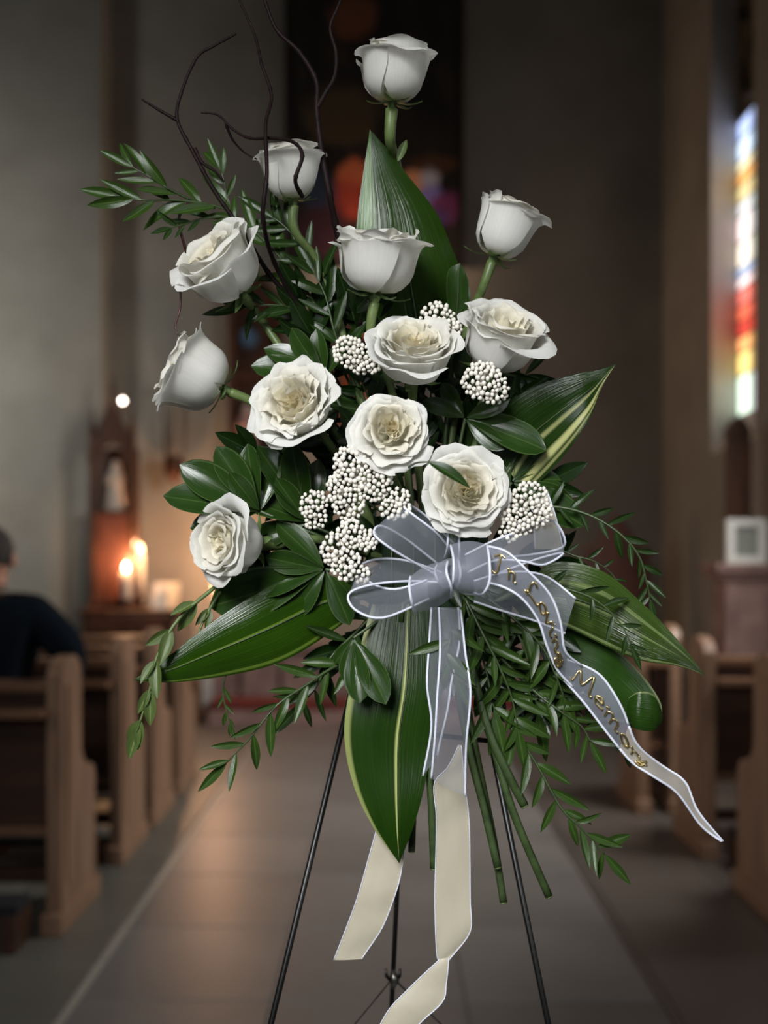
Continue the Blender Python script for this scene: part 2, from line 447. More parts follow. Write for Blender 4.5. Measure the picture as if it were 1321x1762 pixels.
# stained-glass lancet in the right wall: reveal, sloping sill, lead bars, every pane
win = structure(empty('window_1', (WX + 0.2, WD1, 2.09))); tag(win, 'tall narrow stained glass window in a deep plaster reveal', None)
prism('window_sill', [(WX, 2.09), (WX + 0.25, 2.09), (WX + 0.25, 2.40), (WX + 0.19, 2.37)], WD1, WD2, 'y', M['plaster_reveal_lit'], win, 0)
box('window_reveal', WX + 0.002, WX + 0.25, WD2 - 0.004, WD2 + 0.02, 2.10, 6.6, M['plaster_reveal_lit'], win, 0)
pane_rows = [(640, 712, (0.70, 0.90, 0.82)), (600, 640, (1.0, 0.66, 0.26)), (572, 600, (1.0, 0.50, 0.18)), (545, 572, (0.80, 0.08, 0.05)), (518, 545, (0.85, 0.13, 0.09)),
             (487, 518, (0.85, 0.25, 0.17)), (468, 487, (1.0, 0.90, 0.70)), (450, 468, (0.55, 0.70, 0.95)), (405, 450, (1.0, 0.95, 0.80)), (360, 405, (0.98, 0.95, 0.85)),
             (335, 360, (0.75, 0.80, 0.85)), (305, 335, (1.0, 0.72, 0.35)), (282, 305, (1.0, 0.48, 0.15)), (262, 282, (0.95, 0.90, 0.55)), (225, 262, (0.55, 0.74, 1.0)), (190, 225, (0.45, 0.55, 0.95))]
GX = WX + 0.205
rnd = random.Random(5)
def zrow(y): return CZ + (HY - y) * 7.6 / F
for (ya, yb, c) in pane_rows:
    z1, z0 = zrow(ya), zrow(yb)
    for k in range(3):
        d0 = WD1 + k * (WD2 - WD1) / 3; d1 = d0 + (WD2 - WD1) / 3
        j = rnd.uniform(0.75, 1.15)
        cc = tuple(max(0.02, min(1, x * j * rnd.uniform(0.85, 1.1))) for x in c) + (1,)
        key = 'glass_%d_%d' % (ya, k)
        box('pane', GX, GX + 0.008, d0 + 0.006, d1 - 0.006, z0 + 0.005, z1 - 0.005, mat_emit(key, cc, 1.7), win, 0)
for (ya, yb, c) in pane_rows:
    box('lead_bar', GX - 0.006, GX + 0.016, WD1, WD2, zrow(ya) - 0.006, zrow(ya) + 0.006, M['black_metal'], win, 0)
for k in range(4):
    d = WD1 + k * (WD2 - WD1) / 3
    box('mullion', GX - 0.008, GX + 0.018, d - 0.008, d + 0.008, 2.37, zrow(190), M['black_metal'], win, 0)
# carved tracery over the panes
tr = box('tracery_panel', GX - 0.01, GX + 0.04, WD1, WD2, zrow(190), 6.6, M['tracery'], win, 0)
for k in range(4):
    zc = zrow(190) + 0.28 + k * 0.5
    ring = [Vector((GX - 0.03, (WD1 + WD2) / 2 + 0.30 * math.cos(a), zc + 0.22 * math.sin(a))) for a in [i * PI / 8 for i in range(17)]]
    tube('tracery_ring', ring, 0.035, M['tracery'], win, 6)
# side window added outside the frame to light the left pews
w2 = structure(empty('added_window', (WX - 0.01, 4.55, 1.6)))
M['added_window_pane'] = mat_emit('added_window_pane', (0.9, 0.95, 1.0, 1), 1.0)
for k in range(2):
    for q in range(3):
        box('pane', WX - 0.012, WX - 0.006, 4.10 + k * 0.46, 4.54 + k * 0.46, 1.62 + q * 0.6, 2.2 + q * 0.6, M['added_window_pane'], w2, 0)
for y in (4.08, 4.54, 5.0): box('frame', WX - 0.03, WX - 0.002, y - 0.02, y + 0.02, 1.58, 3.44, M['tracery'], w2, 0.004)
for z in (1.6, 2.21, 2.81, 3.42): box('frame', WX - 0.03, WX - 0.002, 4.06, 5.02, z - 0.02, z + 0.02, M['tracery'], w2, 0.004)

# pews
def pew(side, d, xe, xf, label, kneeler=True):
    s = side
    root = empty('church_pew', (xe, d, 0), label, 'pew', 'wooden pews along the aisle')
    prof = [(d, 0.06), (d, 0.90), (d + 0.025, 0.938), (d + 0.07, 0.957), (d + 0.12, 0.962), (d + 0.17, 0.957), (d + 0.215, 0.938), (d + 0.24, 0.90), (d + 0.245, 0.60),
            (d + 0.27, 0.565), (d + 0.31, 0.535), (d + 0.36, 0.53), (d + 0.40, 0.515), (d + 0.425, 0.48), (d + 0.43, 0.06)]
    for x, nm in ((xe, 'end_panel'), (xf, 'end_panel')):
        a, b = (x - 0.055, x) if s < 0 else (x, x + 0.055)
        if x == xf: a, b = (x, x + 0.055) if s < 0 else (x - 0.055, x)
        e = prism(nm, prof, a, b, 'x', M['pew_wood'], root, 0.008)
        # raised moulding on the aisle face
        if x == xe:
            ax, bx_ = (b, b + 0.010) if s < 0 else (a - 0.010, a)
            box('moulding', min(ax, bx_), max(ax, bx_), d + 0.05, d + 0.19, 0.16, 0.86, M['pew_wood'], e, 0.004)
        box('plinth', a - 0.012, b + 0.012, d - 0.03, d + 0.46, 0.0, 0.075, M['pew_wood'], root, 0.008)
    xa, xb = (xf + 0.055, xe - 0.055) if s < 0 else (xe + 0.055, xf - 0.055)
    n = max(3, int((xb - xa) / 0.42)); w = (xb - xa) / n
    for k in range(n):
        box('back_panel', xa + k * w + 0.004, xa + (k + 1) * w - 0.004, d + 0.07, d + 0.095, 0.36, 0.80, M['pew_dark'], root, 0.004)
    box('top_rail', xa, xb, d + 0.035, d + 0.125, 0.835, 0.875, M['pew_rail'], root, 0.010)
    box('rail', xa, xb, d + 0.06, d + 0.10, 0.80, 0.835, M['pew_dark'], root, 0.003)
    box('book_ledge', xa, xb, d - 0.045, d + 0.068, 0.755, 0.785, M['pew_rail'], root, 0.006)
    box('bottom_rail', xa, xb, d + 0.06, d + 0.105, 0.325, 0.36, M['pew_rail'], root, 0.004)
    box('seat', xa, xb, d + 0.097, d + 0.45, 0.425, 0.455, M['pew_rail'], root, 0.008)
    box('stretcher', xa, xb, d + 0.22, d + 0.26, 0.11, 0.16, M['pew_dark'], root, 0.004)
    if kneeler:
        kn = box('kneeler', xa + 0.03, xb - 0.03, d - 0.20, d - 0.06, 0.13, 0.165, M['black'], root, 0.012)
        for x in (xa + 0.04, (xa + xb) / 2, xb - 0.09):
            box('foot', x, x + 0.05, d - 0.19, d - 0.03, 0.0, 0.13, M['pew_dark'], root, 0.006)
    return root
pew(-1, 3.64, -1.12, -4.6, 'oak pew on the left with the dark suited person seated in it')
pew(-1, 4.48, -1.12, -4.6, 'oak pew one row ahead of the seated person')
pew(-1, 5.10, -1.12, -4.6, 'third oak pew from the front edge on the left, behind the drooping sprig', False)
pew(-1, 5.78, -1.12, -4.6, 'foremost left oak pew, closest to the candle table')
pew(1, 3.70, 1.39, 2.40, 'oak pew cut off by the right edge of the picture')
pew(1, 4.55, 1.39, 2.40, 'oak pew on the right in front of the pink pedestal')
pew(1, 5.35, 1.30, 1.52, 'short oak kneeling bench below the broad striped leaf on the right', False)

# the person in the first pew
def skin_figure(name, joints, bones, mat, parent, sub=2):
    off = parent_origin(parent)
    keys = list(joints); me = bpy.data.meshes.new(name)
    me.from_pydata([Vector(joints[k][:3]) - off for k in keys], [(keys.index(a), keys.index(b)) for a, b in bones], [])
    o = link(bpy.data.objects.new(name, me), parent)
    md = o.modifiers.new('skin', 'SKIN')
    sv = me.skin_vertices[0].data
    for i, k in enumerate(keys):
        r = joints[k][3]; sv[i].radius = (r if not isinstance(r, tuple) else r[0], r if not isinstance(r, tuple) else r[1]); sv[i].use_root = (i == 0)
    md.use_smooth_shade = True
    sb = o.modifiers.new('sub', 'SUBSURF'); sb.levels = sub; sb.render_levels = sub
    me.materials.append(mat); return o
hx, hy = -1.515, 3.99
per = empty('person', (hx, hy, 0.46), 'person in a dark suit seated in the pew, seen from behind', 'person')
J = {'pelvis': (hx, hy, 0.61, 0.115), 'waist': (hx, hy, 0.78, 0.13), 'chest': (hx, hy - 0.01, 1.0, 0.15), 'neck0': (hx, hy, 1.15, 0.075), 'neck': (hx, hy + 0.015, 1.21, 0.058),
     'jaw': (hx, hy + 0.03, 1.255, 0.075), 'head': (hx, hy + 0.025, 1.315, 0.086), 'crown': (hx, hy + 0.025, 1.365, 0.058),
     'shr': (hx + 0.19, hy, 1.09, 0.07), 'elr': (hx + 0.325, hy - 0.02, 0.96, 0.05), 'wrr': (hx + 0.26, hy + 0.22, 0.84, 0.035), 'har': (hx + 0.22, hy + 0.30, 0.82, 0.03),
     'shl': (hx - 0.19, hy, 1.09, 0.07), 'ell': (hx - 0.26, hy + 0.02, 0.84, 0.05), 'wrl': (hx - 0.16, hy + 0.24, 0.72, 0.035), 'hal': (hx - 0.10, hy + 0.30, 0.70, 0.03),
     'hpr': (hx + 0.10, hy + 0.04, 0.575, 0.088), 'knr': (hx + 0.13, hy + 0.44, 0.53, 0.065), 'anr': (hx + 0.13, hy + 0.43, 0.10, 0.045), 'tor': (hx + 0.14, hy + 0.58, 0.04, 0.035),
     'hpl': (hx - 0.10, hy + 0.04, 0.575, 0.088), 'knl': (hx - 0.13, hy + 0.44, 0.53, 0.065), 'anl': (hx - 0.13, hy + 0.43, 0.10, 0.045), 'tol': (hx - 0.14, hy + 0.58, 0.04, 0.035)}
Bn = [('pelvis', 'waist'), ('waist', 'chest'), ('chest', 'neck0'), ('neck0', 'neck'), ('neck', 'jaw'), ('jaw', 'head'), ('head', 'crown'),
      ('chest', 'shr'), ('shr', 'elr'), ('elr', 'wrr'), ('wrr', 'har'), ('chest', 'shl'), ('shl', 'ell'), ('ell', 'wrl'), ('wrl', 'hal'),
      ('pelvis', 'hpr'), ('hpr', 'knr'), ('knr', 'anr'), ('anr', 'tor'), ('pelvis', 'hpl'), ('hpl', 'knl'), ('knl', 'anl'), ('anl', 'tol')]
skin_figure('body', J, Bn, M['skin'], per)
JJ = {k: v[:3] + (v[3] * 1.18 + 0.012,) for k, v in J.items() if k in ('pelvis', 'waist', 'chest', 'neck0', 'shr', 'elr', 'wrr', 'shl', 'ell', 'wrl')}
skin_figure('jacket', JJ, [b for b in Bn if b[0] in JJ and b[1] in JJ], M['suit'], per)
JT = {k: v[:3] + (v[3] * 1.15 + 0.012,) for k, v in J.items() if k in ('pelvis', 'hpr', 'knr', 'anr', 'hpl', 'knl', 'anl')}
skin_figure('trousers', JT, [b for b in Bn if b[0] in JT and b[1] in JT], M['suit'], per)
# hair: cap over the skull, ears below
bm = bmesh.new(); bmesh.ops.create_uvsphere(bm, u_segments=18, v_segments=12, radius=1.0)
bmesh.ops.scale(bm, vec=(0.092, 0.108, 0.102), verts=bm.verts)
dele = [v for v in bm.verts if v.co.z < -0.055 or (v.co.y > 0.055 and v.co.z < 0.03)]
bmesh.ops.delete(bm, geom=dele, context='VERTS'); bmesh.ops.translate(bm, vec=(hx, hy + 0.022, 1.335), verts=bm.verts)
bm_obj('hair', bm, M['hair'], per, True)
for s in (-1, 1):
    bm = bmesh.new(); bmesh.ops.create_uvsphere(bm, u_segments=10, v_segments=8, radius=1.0)
    bmesh.ops.scale(bm, vec=(0.012, 0.020, 0.032), verts=bm.verts); bmesh.ops.translate(bm, vec=(hx + s * 0.092, hy + 0.03, 1.30), verts=bm.verts)
    bm_obj('ear', bm, M['skin'], per, True)

# candle table and shrine by the left wall
def X(px, d): return (px - CX) * d / F
def Z(py, d): return CZ - (py - HY) * d / F
dT = 8.5
tb = empty('candle_table', (X(232, dT), dT, 0), 'dark wooden side table carrying the candles below the shrine', 'table')
xa, xb = X(152, dT), X(318, dT); zt = Z(1048, dT)
box('table_top', xa - 0.02, xb, 8.28, 8.84, zt - 0.04, zt, M['dark_wood'], tb)
box('front_panel', xa + 0.02, xb - 0.04, 8.33, 8.36, 0.10, zt - 0.05, M['red_wood'], tb)
for k in range(3):
    w = (xb - xa - 0.06) / 3
    box('moulding', xa + 0.045 + k * w, xa + 0.005 + (k + 1) * w, 8.315, 8.332, 0.2, zt - 0.12, M['dark_wood'], tb)
for x in (xa, xb - 0.08):
    for y in (8.31, 8.76): box('leg', x, x + 0.07, y, y + 0.07, 0.0, zt - 0.04, M['dark_wood'], tb)
# shrine standing on the table's back edge
dS = 8.70
sx0, sx1 = X(158, dS), X(236, dS); sc = (sx0 + sx1) / 2; zs = zt
sh = empty('wooden_shrine', (sc, dS, zs), 'tall carved wooden shrine with pointed gable and arched niche', 'shrine')
box('back_board', sx0 + 0.01, sx1 - 0.01, 8.80, 8.83, zs, Z(770, dS), M['dark_wood'], sh)
box('lower_panel', sx0 + 0.05, sx1 - 0.05, 8.66, 8.69, zs + 0.06, Z(885, dS), M['red_wood'], sh)
box('niche_shelf', sx0 + 0.02, sx1 - 0.02, 8.60, 8.80, Z(885, dS), Z(879, dS), M['dark_wood'], sh)
for x in (sx0, sx1 - 0.05):
    p = box('post', x, x + 0.05, 8.60, 8.65, zs, Z(745, dS), M['dark_wood'], sh)
    lathe('pinnacle', [(0.035, 0), (0.035, 0.03), (0.02, 0.05), (0.012, 0.14), (0.003, 0.2)], (x + 0.025, 8.625, Z(745, dS)), M['dark_wood'], p, 8)
box('foot_rail', sx0, sx1, 8.58, 8.82, zs, zs + 0.06, M['dark_wood'], sh)
gz0, gz1 = Z(800, dS), Z(688, dS)
arch = []
hw = (sx1 - sx0) / 2 - 0.05
outer = [(sx0 - 0.01, gz0), (sx0 - 0.01, gz0 + 0.10), (sc, gz1), (sx1 + 0.01, gz0 + 0.10), (sx1 + 0.01, gz0)]
inner = [(sc + hw, gz0)] + [(sc + hw * math.cos(a), gz0 + 0.16 * math.sin(a) ** 0.7) for a in [i * PI / 14 for i in range(1, 7)]] + [(sc, gz0 + 0.20)] + \
        [(sc - hw * math.cos(a), gz0 + 0.16 * math.sin(a) ** 0.7) for a in [i * PI / 14 for i in range(6, 0, -1)]] + [(sc - hw, gz0)]
prism('gable', outer + inner, 8.59, 8.64, 'y', M['dark_wood'], sh, 0)
lathe('finial', [(0.022, 0), (0.030, 0.03), (0.014, 0.06), (0.026, 0.10), (0.010, 0.14), (0.004, 0.22)], (sc, 8.62, gz1 - 0.02), M['dark_wood'], sh, 10)
st = empty('madonna_statue', (sc + 0.005, 8.72, Z(879, dS)), 'small white veiled statue standing in the shrine niche', 'statue')
def statue(root, c, h, robe, face, arms=True):
    lathe('robe', [(0.20 * h, 0), (0.21 * h, 0.03 * h), (0.17 * h, 0.3 * h), (0.14 * h, 0.55 * h), (0.155 * h, 0.70 * h), (0.12 * h, 0.78 * h), (0.05 * h, 0.83 * h)], c, robe, root, 16)
    lathe('head', [(0.02 * h, 0.80 * h), (0.06 * h, 0.84 * h), (0.075 * h, 0.90 * h), (0.06 * h, 0.96 * h), (0.02 * h, h)], c, face, root, 14)
    lathe('veil', [(0.135 * h, 0.70 * h), (0.10 * h, 0.86 * h), (0.085 * h, 0.93 * h), (0.06 * h, 0.99 * h), (0.015 * h, 1.02 * h)], (c[0], c[1] + 0.03 * h, c[2]), robe, root, 14)
    for s in (-1, 1):
        tube('arm', [Vector((c[0] + s * 0.13 * h, c[1], c[2] + 0.70 * h)), Vector((c[0] + s * 0.15 * h, c[1] - 0.08 * h, c[2] + 0.56 * h)), Vector((c[0] + s * 0.02 * h, c[1] - 0.18 * h, c[2] + 0.62 * h))],
             [0.05 * h, 0.045 * h, 0.025 * h], robe, root, 8)
statue(st, (sc + 0.005, 8.72, Z(879, dS)), 0.42, M['statue'], M['statue'])
lp = empty('shrine_lamp', (X(211, 8.58), 8.58, Z(700, 8.58)), 'small round electric lamp glowing beside the shrine gable', 'lamp')
lathe('bulb', [(0.004, -0.018), (0.016, -0.008), (0.018, 0.004), (0.010, 0.016), (0.003, 0.020)], (X(211, 8.55), 8.55, Z(690, 8.55)), M['bulb'], lp, 12)
tube('bracket', [Vector((X(211, 8.55), 8.55, Z(694, 8.55))), Vector((X(206, 8.58), 8.58, Z(712, 8.58))), Vector((X(201, 8.63), 8.63, Z(716, 8.63)))], 0.006, M['brass'], lp)

def candle(px, ytop, r, flame_mat, label, fl, d, wax_h=True):
    x, zf = X(px, d), Z(ytop, d)
    c = empty('candle', (x, d, zt), label, 'candle')
    top = zf - 0.035
    lathe('holder', [(r * 1.7, 0), (r * 1.7, 0.012), (r * 0.6, 0.025), (r * 0.6, 0.05), (r * 1.3, 0.065), (r * 1.3, 0.075)], (x, d, zt), M['brass'], c, 14)
    lathe('wax', [(r, 0.075), (r, top - zt - 0.008), (r * 0.8, top - zt), (r * 0.2, top - zt - 0.004)], (x, d, zt), M['wax'], c, 16)
    tube('wick', [Vector((x, d, top - 0.006)), Vector((x, d, top + 0.014))], 0.003, M['black'], c, 5)
    lathe('flame', [(0.002, 0), (0.010 * fl, 0.010), (0.012 * fl, 0.022), (0.007 * fl, 0.042), (0.001, 0.06)], (x, d, top + 0.008), flame_mat, c, 10)
    return x, zf
cx_, cz_ = candle(217, 976, 0.045, M['flame'], 'lit thick white candle at the front of the table', 1.25, 8.52)
candle(242, 944, 0.030, M['flame_small'], 'taller slim candle with a dim flame behind the thick candle', 1.25, 8.70)
def plight(name, loc, p, col, r=0.03):
    l = bpy.data.lights.new(name, 'POINT'); l.energy = p; l.color = col; l.shadow_soft_size = r
    o = bpy.data.objects.new(name, l); o.location = loc; link(o)
plight('candle_light', (cx_, 8.50, cz_ + 0.05), 12, (1.0, 0.55, 0.26))
plight('candle_light_back', (X(242, 8.7), 8.66, Z(936, 8.7)), 7, (1.0, 0.52, 0.26))
plight('added_candle_light', (X(372, 8.75), 8.62, Z(960, 8.75)), 26, (1.0, 0.52, 0.28))  # added for a broader orange glow on the wall
# third candle, added unseen behind the lowest left rose to widen the wall glow
c3 = empty('candle', (X(372, 8.75), 8.70, 0.5), 'added unseen candle on a tall stand behind the lowest left rose', 'candle')
lathe('holder', [(0.10, -0.5), (0.10, -0.47), (0.02, -0.44), (0.018, 0.25), (0.05, 0.27), (0.05, 0.28)], (X(372, 8.75), 8.70, 0.5), M['brass'], c3, 14)
lathe('wax', [(0.022, 0.28), (0.022, 0.62), (0.01, 0.625)], (X(372, 8.75), 8.70, 0.5), M['wax'], c3, 12)
lathe('flame', [(0.002, 0.63), (0.010, 0.645), (0.011, 0.655), (0.006, 0.675), (0.001, 0.69)], (X(372, 8.75), 8.70, 0.5), M['flame_small'], c3, 10)
# white prayer card / open book on the table
bk = empty('prayer_book', (X(283, 8.5), 8.5, zt), 'open white prayer book propped up on the candle table', 'book')
for s in (-1, 1):
    x0 = X(283, 8.5); x1 = x0 + s * 0.105
    mesh_obj('page', [(x0, 8.55, zt), (x1, 8.50, zt), (x1, 8.56, zt + 0.21), (x0, 8.61, zt + 0.21), (x0, 8.57, zt), (x1, 8.52, zt), (x1, 8.58, zt + 0.21), (x0, 8.63, zt + 0.21)],
             [(0, 1, 2, 3), (7, 6, 5, 4), (0, 4, 5, 1), (1, 5, 6, 2), (2, 6, 7, 3), (3, 7, 4, 0)], M['wax'], bk, smooth=False)
box('book_stand', X(262, 8.5), X(304, 8.5), 8.58, 8.66, zt, zt + 0.10, M['dark_wood'], bk)

# hanging sanctuary lamp
dl = 9.0
hl = empty('sanctuary_lamp', (X(300, dl), dl, Z(832, dl)), 'dark brass sanctuary lamp hanging on chains before the wall', 'lamp')
xc = X(300, dl); zb = Z(835, dl)
lathe('bowl', [(0.006, 0), (0.02, 0.02), (0.05, 0.06), (0.085, 0.12), (0.09, 0.19), (0.075, 0.23), (0.08, 0.25), (0.07, 0.25)], (xc, dl, zb), M['brass'], hl, 16)
box('wall_bracket', xc - 0.12, xc + 0.12, dl - 0.02, 9.2, Z(668, dl), Z(662, dl), M['brass'], hl)
for k, s in enumerate((-1, 0, 1)):
    tube('chain', [Vector((xc + s * 0.075, dl - (s == 0) * 0.08, zb + 0.24)), Vector((xc + s * 0.085, dl - (s == 0) * 0.05, (zb + Z(665, dl)) / 2 + 0.1)), Vector((xc + s * 0.085, dl, Z(665, dl)))], 0.010, M['brass'], hl, 6)

# great dark altar painting
dp = 9.12
def mat_painting():
    t = NT('altar_painting')
    uvn = t.n('ShaderNodeTexCoord').outputs['UV']
    f = t.noise(5, 6, t.coord('UV', (1, 1, 1)))
    col = t.ramp(f, [(0.3, srgb(24, 22, 20)), (0.55, srgb(44, 40, 34)), (0.75, srgb(66, 52, 36))])
    sepn = t.n('ShaderNodeSeparateXYZ'); t.l(uvn, sepn.inputs[0])
    wob = t.noise(9, 3, t.coord('UV', (1, 1, 1), (3, 1, 0)))
    x0p, x1p, y0p, y1p = 500, 788, 450, -120
    for (bx_, by_, rx, ry, c, k) in [(608, 300, 26, 26, srgb(236, 128, 84), 1.0), (600, 345, 34, 34, srgb(206, 84, 60), 0.9), (640, 350, 20, 40, srgb(150, 60, 40), 0.8),
                                     (548, 330, 26, 40, srgb(52, 66, 92), 0.9), (560, 400, 46, 44, srgb(74, 40, 52), 0.9), (715, 312, 20, 18, srgb(238, 168, 130), 1.0),
                                     (738, 308, 15, 18, srgb(206, 206, 220), 1.0), (742, 338, 20, 20, srgb(150, 140, 220), 1.0), (768, 358, 28, 26, srgb(132, 60, 110), 0.95),
                                     (745, 372, 30, 16, srgb(78, 70, 130), 0.8), (610, 30, 40, 36, srgb(140, 84, 54), 0.8), (590, 200, 60, 46, srgb(104, 86, 56), 0.7),
                                     (752, 282, 40, 14, srgb(110, 72, 44), 0.6), (690, 430, 60, 22, srgb(60, 30, 30), 0.8)]:
        u0 = (bx_ - x0p) / (x1p - x0p); v0 = (by_ - y0p) / (y1p - y0p)
        mp = t.n('ShaderNodeMapping', vector_type='TEXTURE'); mp.inputs['Location'].default_value = (u0, v0, 0)
        mp.inputs['Scale'].default_value = (1.9 * rx / (x1p - x0p), 1.9 * ry / (y0p - y1p), 1); t.l(uvn, mp.inputs[0])
        ln = t.n('ShaderNodeVectorMath', operation='LENGTH'); t.l(mp.outputs[0], ln.inputs[0])
        ad = t.n('ShaderNodeMath', operation='MULTIPLY_ADD'); t.l(wob, ad.inputs[0]); ad.inputs[1].default_value = 0.7; t.l(ln.outputs['Value'], ad.inputs[2])
        col = t.mix(t.ramp(ad.outputs[0], [(0.75, (k, k, k, 1)), (1.0, (0, 0, 0, 1))]) if False else t.ramp(ad.outputs[0], [(0.80, (k, k, k, 1)), (0.999, (0, 0, 0, 1))]), col, c)
    t.color(col); t.set(Roughness=0.6)
    return t.m
px0, px1, pz0, pz1 = X(500, dp), X(788, dp), Z(450, dp), Z(-120, dp)
pt = empty('altar_painting', ((px0 + px1) / 2, dp, pz0), 'great dark altar painting with coloured robed figures on the back wall', 'painting')
mesh_obj('canvas', [(px0, dp, pz0), (px1, dp, pz0), (px1, dp, pz1), (px0, dp, pz1), (px0, dp + 0.03, pz0), (px1, dp + 0.03, pz0), (px1, dp + 0.03, pz1), (px0, dp + 0.03, pz1)],
         [(0, 1, 2, 3), (7, 6, 5, 4), (0, 4, 5, 1), (1, 5, 6, 2), (2, 6, 7, 3), (3, 7, 4, 0)], mat_painting(), pt,
         [(0, 0), (1, 0), (1, 1), (0, 1)] * 2, False)
M['frame_dark'] = mat_wood('picture_frame', srgb(44, 34, 26), srgb(24, 19, 15), 0.5)
for (a, b, c, d_) in ((px0 - 0.05, px0, pz0 - 0.05, pz1), (px1, px1 + 0.05, pz0 - 0.05, pz1), (px0, px1, pz0 - 0.05, pz0)):
    box('frame_bar', a, b, dp - 0.03, dp + 0.06, c, d_, M['frame_dark'], pt, 0.008)

# carved reredos beside the painting, with a blue roundel and a pale figure
dr = 9.0
rx0, rx1 = X(392, dr), X(486, dr)
rr = empty('carved_reredos', ((rx0 + rx1) / 2, dr, Z(800, dr)), 'carved wooden wall shrine with a blue roundel beside the painting', 'shrine')
box('back_board', rx0, rx1, 9.12, 9.18, Z(800, dr), Z(520, dr), M['dark_wood'], rr)
for x in (rx0, rx1 - 0.05): box('post', x, x + 0.05, 9.0, 9.12, Z(800, dr), Z(505, dr), M['dark_wood'], rr)
box('shelf', rx0 - 0.02, rx1 + 0.02, 8.94, 9.18, Z(800, dr), Z(790, dr), M['dark_wood'], rr)
box('cross_rail', rx0, rx1, 9.02, 9.12, Z(652, dr), Z(640, dr), M['dark_wood'], rr)
prism('gable', [(rx0 - 0.02, Z(520, dr)), (rx1 + 0.02, Z(520, dr)), ((rx0 + rx1) / 2, Z(455, dr))], 9.02, 9.12, 'y', M['dark_wood'], rr, 0.005)
bm = bmesh.new(); bmesh.ops.create_cone(bm, cap_ends=True, segments=20, radius1=0.09, radius2=0.07, depth=0.04)
bmesh.ops.rotate(bm, verts=bm.verts, cent=(0, 0, 0), matrix=Matrix.Rotation(PI / 2, 3, 'X')); bmesh.ops.translate(bm, verts=bm.verts, vec=(X(424, dr), 9.10, Z(577, dr)))
bm_obj('roundel', bm, M['blue_glass'], rr)
ps = empty('saint_statue', (X(424, dr), 9.03, Z(790, dr)), 'small pale pink robed statue on the wall shrine shelf', 'statue')
statue(ps, (X(424, dr), 9.03, Z(790, dr)), 0.48, M['robe_pink'], M['statue'])
# orange-robed statue and its bracket below the painting
os_ = empty('saint_statue', (X(622, dr), 9.0, Z(735, dr)), 'orange robed saint statue below the altar painting', 'statue')
statue(os_, (X(622, dr), 8.9, Z(735, dr)), 1.02, M['robe_orange'], M['robe_orange'])
br = empty('statue_bracket', (X(622, dr), 9.1, Z(760, dr)), 'moulded stone bracket carrying the orange robed statue', 'bracket')
lathe('console', [(0.06, -0.30), (0.12, -0.16), (0.22, -0.06), (0.27, -0.03), (0.27, 0.0)], (X(622, dr), 8.92, Z(735, dr)), M['stone_pink'], br, 18)

# shelf with two candles, added unseen below the painting to light its figures
sf = empty('added_candle_shelf', (X(665, 9.0), 9.1, Z(508, 9.0)), 'added narrow wooden shelf for unseen candles under the altar painting', 'shelf')
box('board', X(612, 9.0), X(720, 9.0), 8.96, 9.19, Z(512, 9.0), Z(506, 9.0), M['dark_wood'], sf)
for x in (X(628, 9.0), X(702, 9.0)): box('bracket', x - 0.02, x + 0.02, 9.05, 9.19, Z(534, 9.0), Z(512, 9.0), M['dark_wood'], sf)
for px_, lab in ((642, 'added unseen altar candle under the painting, on the orange statue side'), (694, 'added unseen altar candle under the painting, on the tall blade side')):
    x, z = X(px_, 9.0), Z(506, 9.0)
    c = empty('candle', (x, 9.02, z), lab, 'candle')
    lathe('holder', [(0.04, 0), (0.04, 0.01), (0.012, 0.02), (0.012, 0.05), (0.03, 0.06), (0.03, 0.065)], (x, 9.02, z), M['brass'], c, 12)
    lathe('wax', [(0.016, 0.065), (0.016, 0.17), (0.006, 0.172)], (x, 9.02, z), M['wax'], c, 12)
    lathe('flame', [(0.002, 0.176), (0.009, 0.186), (0.010, 0.198), (0.006, 0.216), (0.001, 0.232)], (x, 9.02, z), M['flame_small'], c, 10)
    plight('added_altar_light', (x, 8.98, z + 0.22), 9, (1.0, 0.68, 0.46))  # warm light added for the painted figures

# communion rail in front of the altar wall, kneeling cushion before it
dq = 8.45
q0, q1 = X(346, dq), X(985, dq)
cr_ = empty('communion_rail', ((q0 + q1) / 2, dq, 0), 'low pink stone communion rail closing the aisle', 'altar rail')
box('rail_top', q0 - 0.02, q1 + 0.02, 8.42, 8.62, 0.56, 0.62, M['stone_pink'], cr_, 0.012)
box('rail_base', q0, q1, 8.44, 8.60, 0.0, 0.10, M['stone_pink'], cr_, 0.01)
n = 9
for k in range(n + 1):
    x = q0 + (q1 - q0 - 0.08) * k / n
    box('post', x, x + 0.08, 8.45, 8.58, 0.10, 0.56, M['stone_pale'] if k in (0, n) else M['stone_pink'], cr_, 0.01)
for k in range(n):
    x = q0 + (q1 - q0 - 0.08) * k / n
    box('panel', x + 0.08, x + (q1 - q0 - 0.08) / n, 8.50, 8.54, 0.10, 0.56, M['stone_pink'], cr_, 0.003)
kc = empty('kneeling_step', (0, 8.2, 0), 'red cushioned kneeling step along the communion rail', 'step')
box('step', q0 + 0.1, q1 - 0.1, 8.12, 8.43, 0.0, 0.12, M['stone_pink'], kc, 0.01)
for k in range(3):
    w = (q1 - q0 - 0.24) / 3
    box('cushion', q0 + 0.12 + k * w, q0 + 0.12 + (k + 1) * w - 0.02, 8.15, 8.41, 0.12, 0.20, M['carpet'], kc, 0.02)

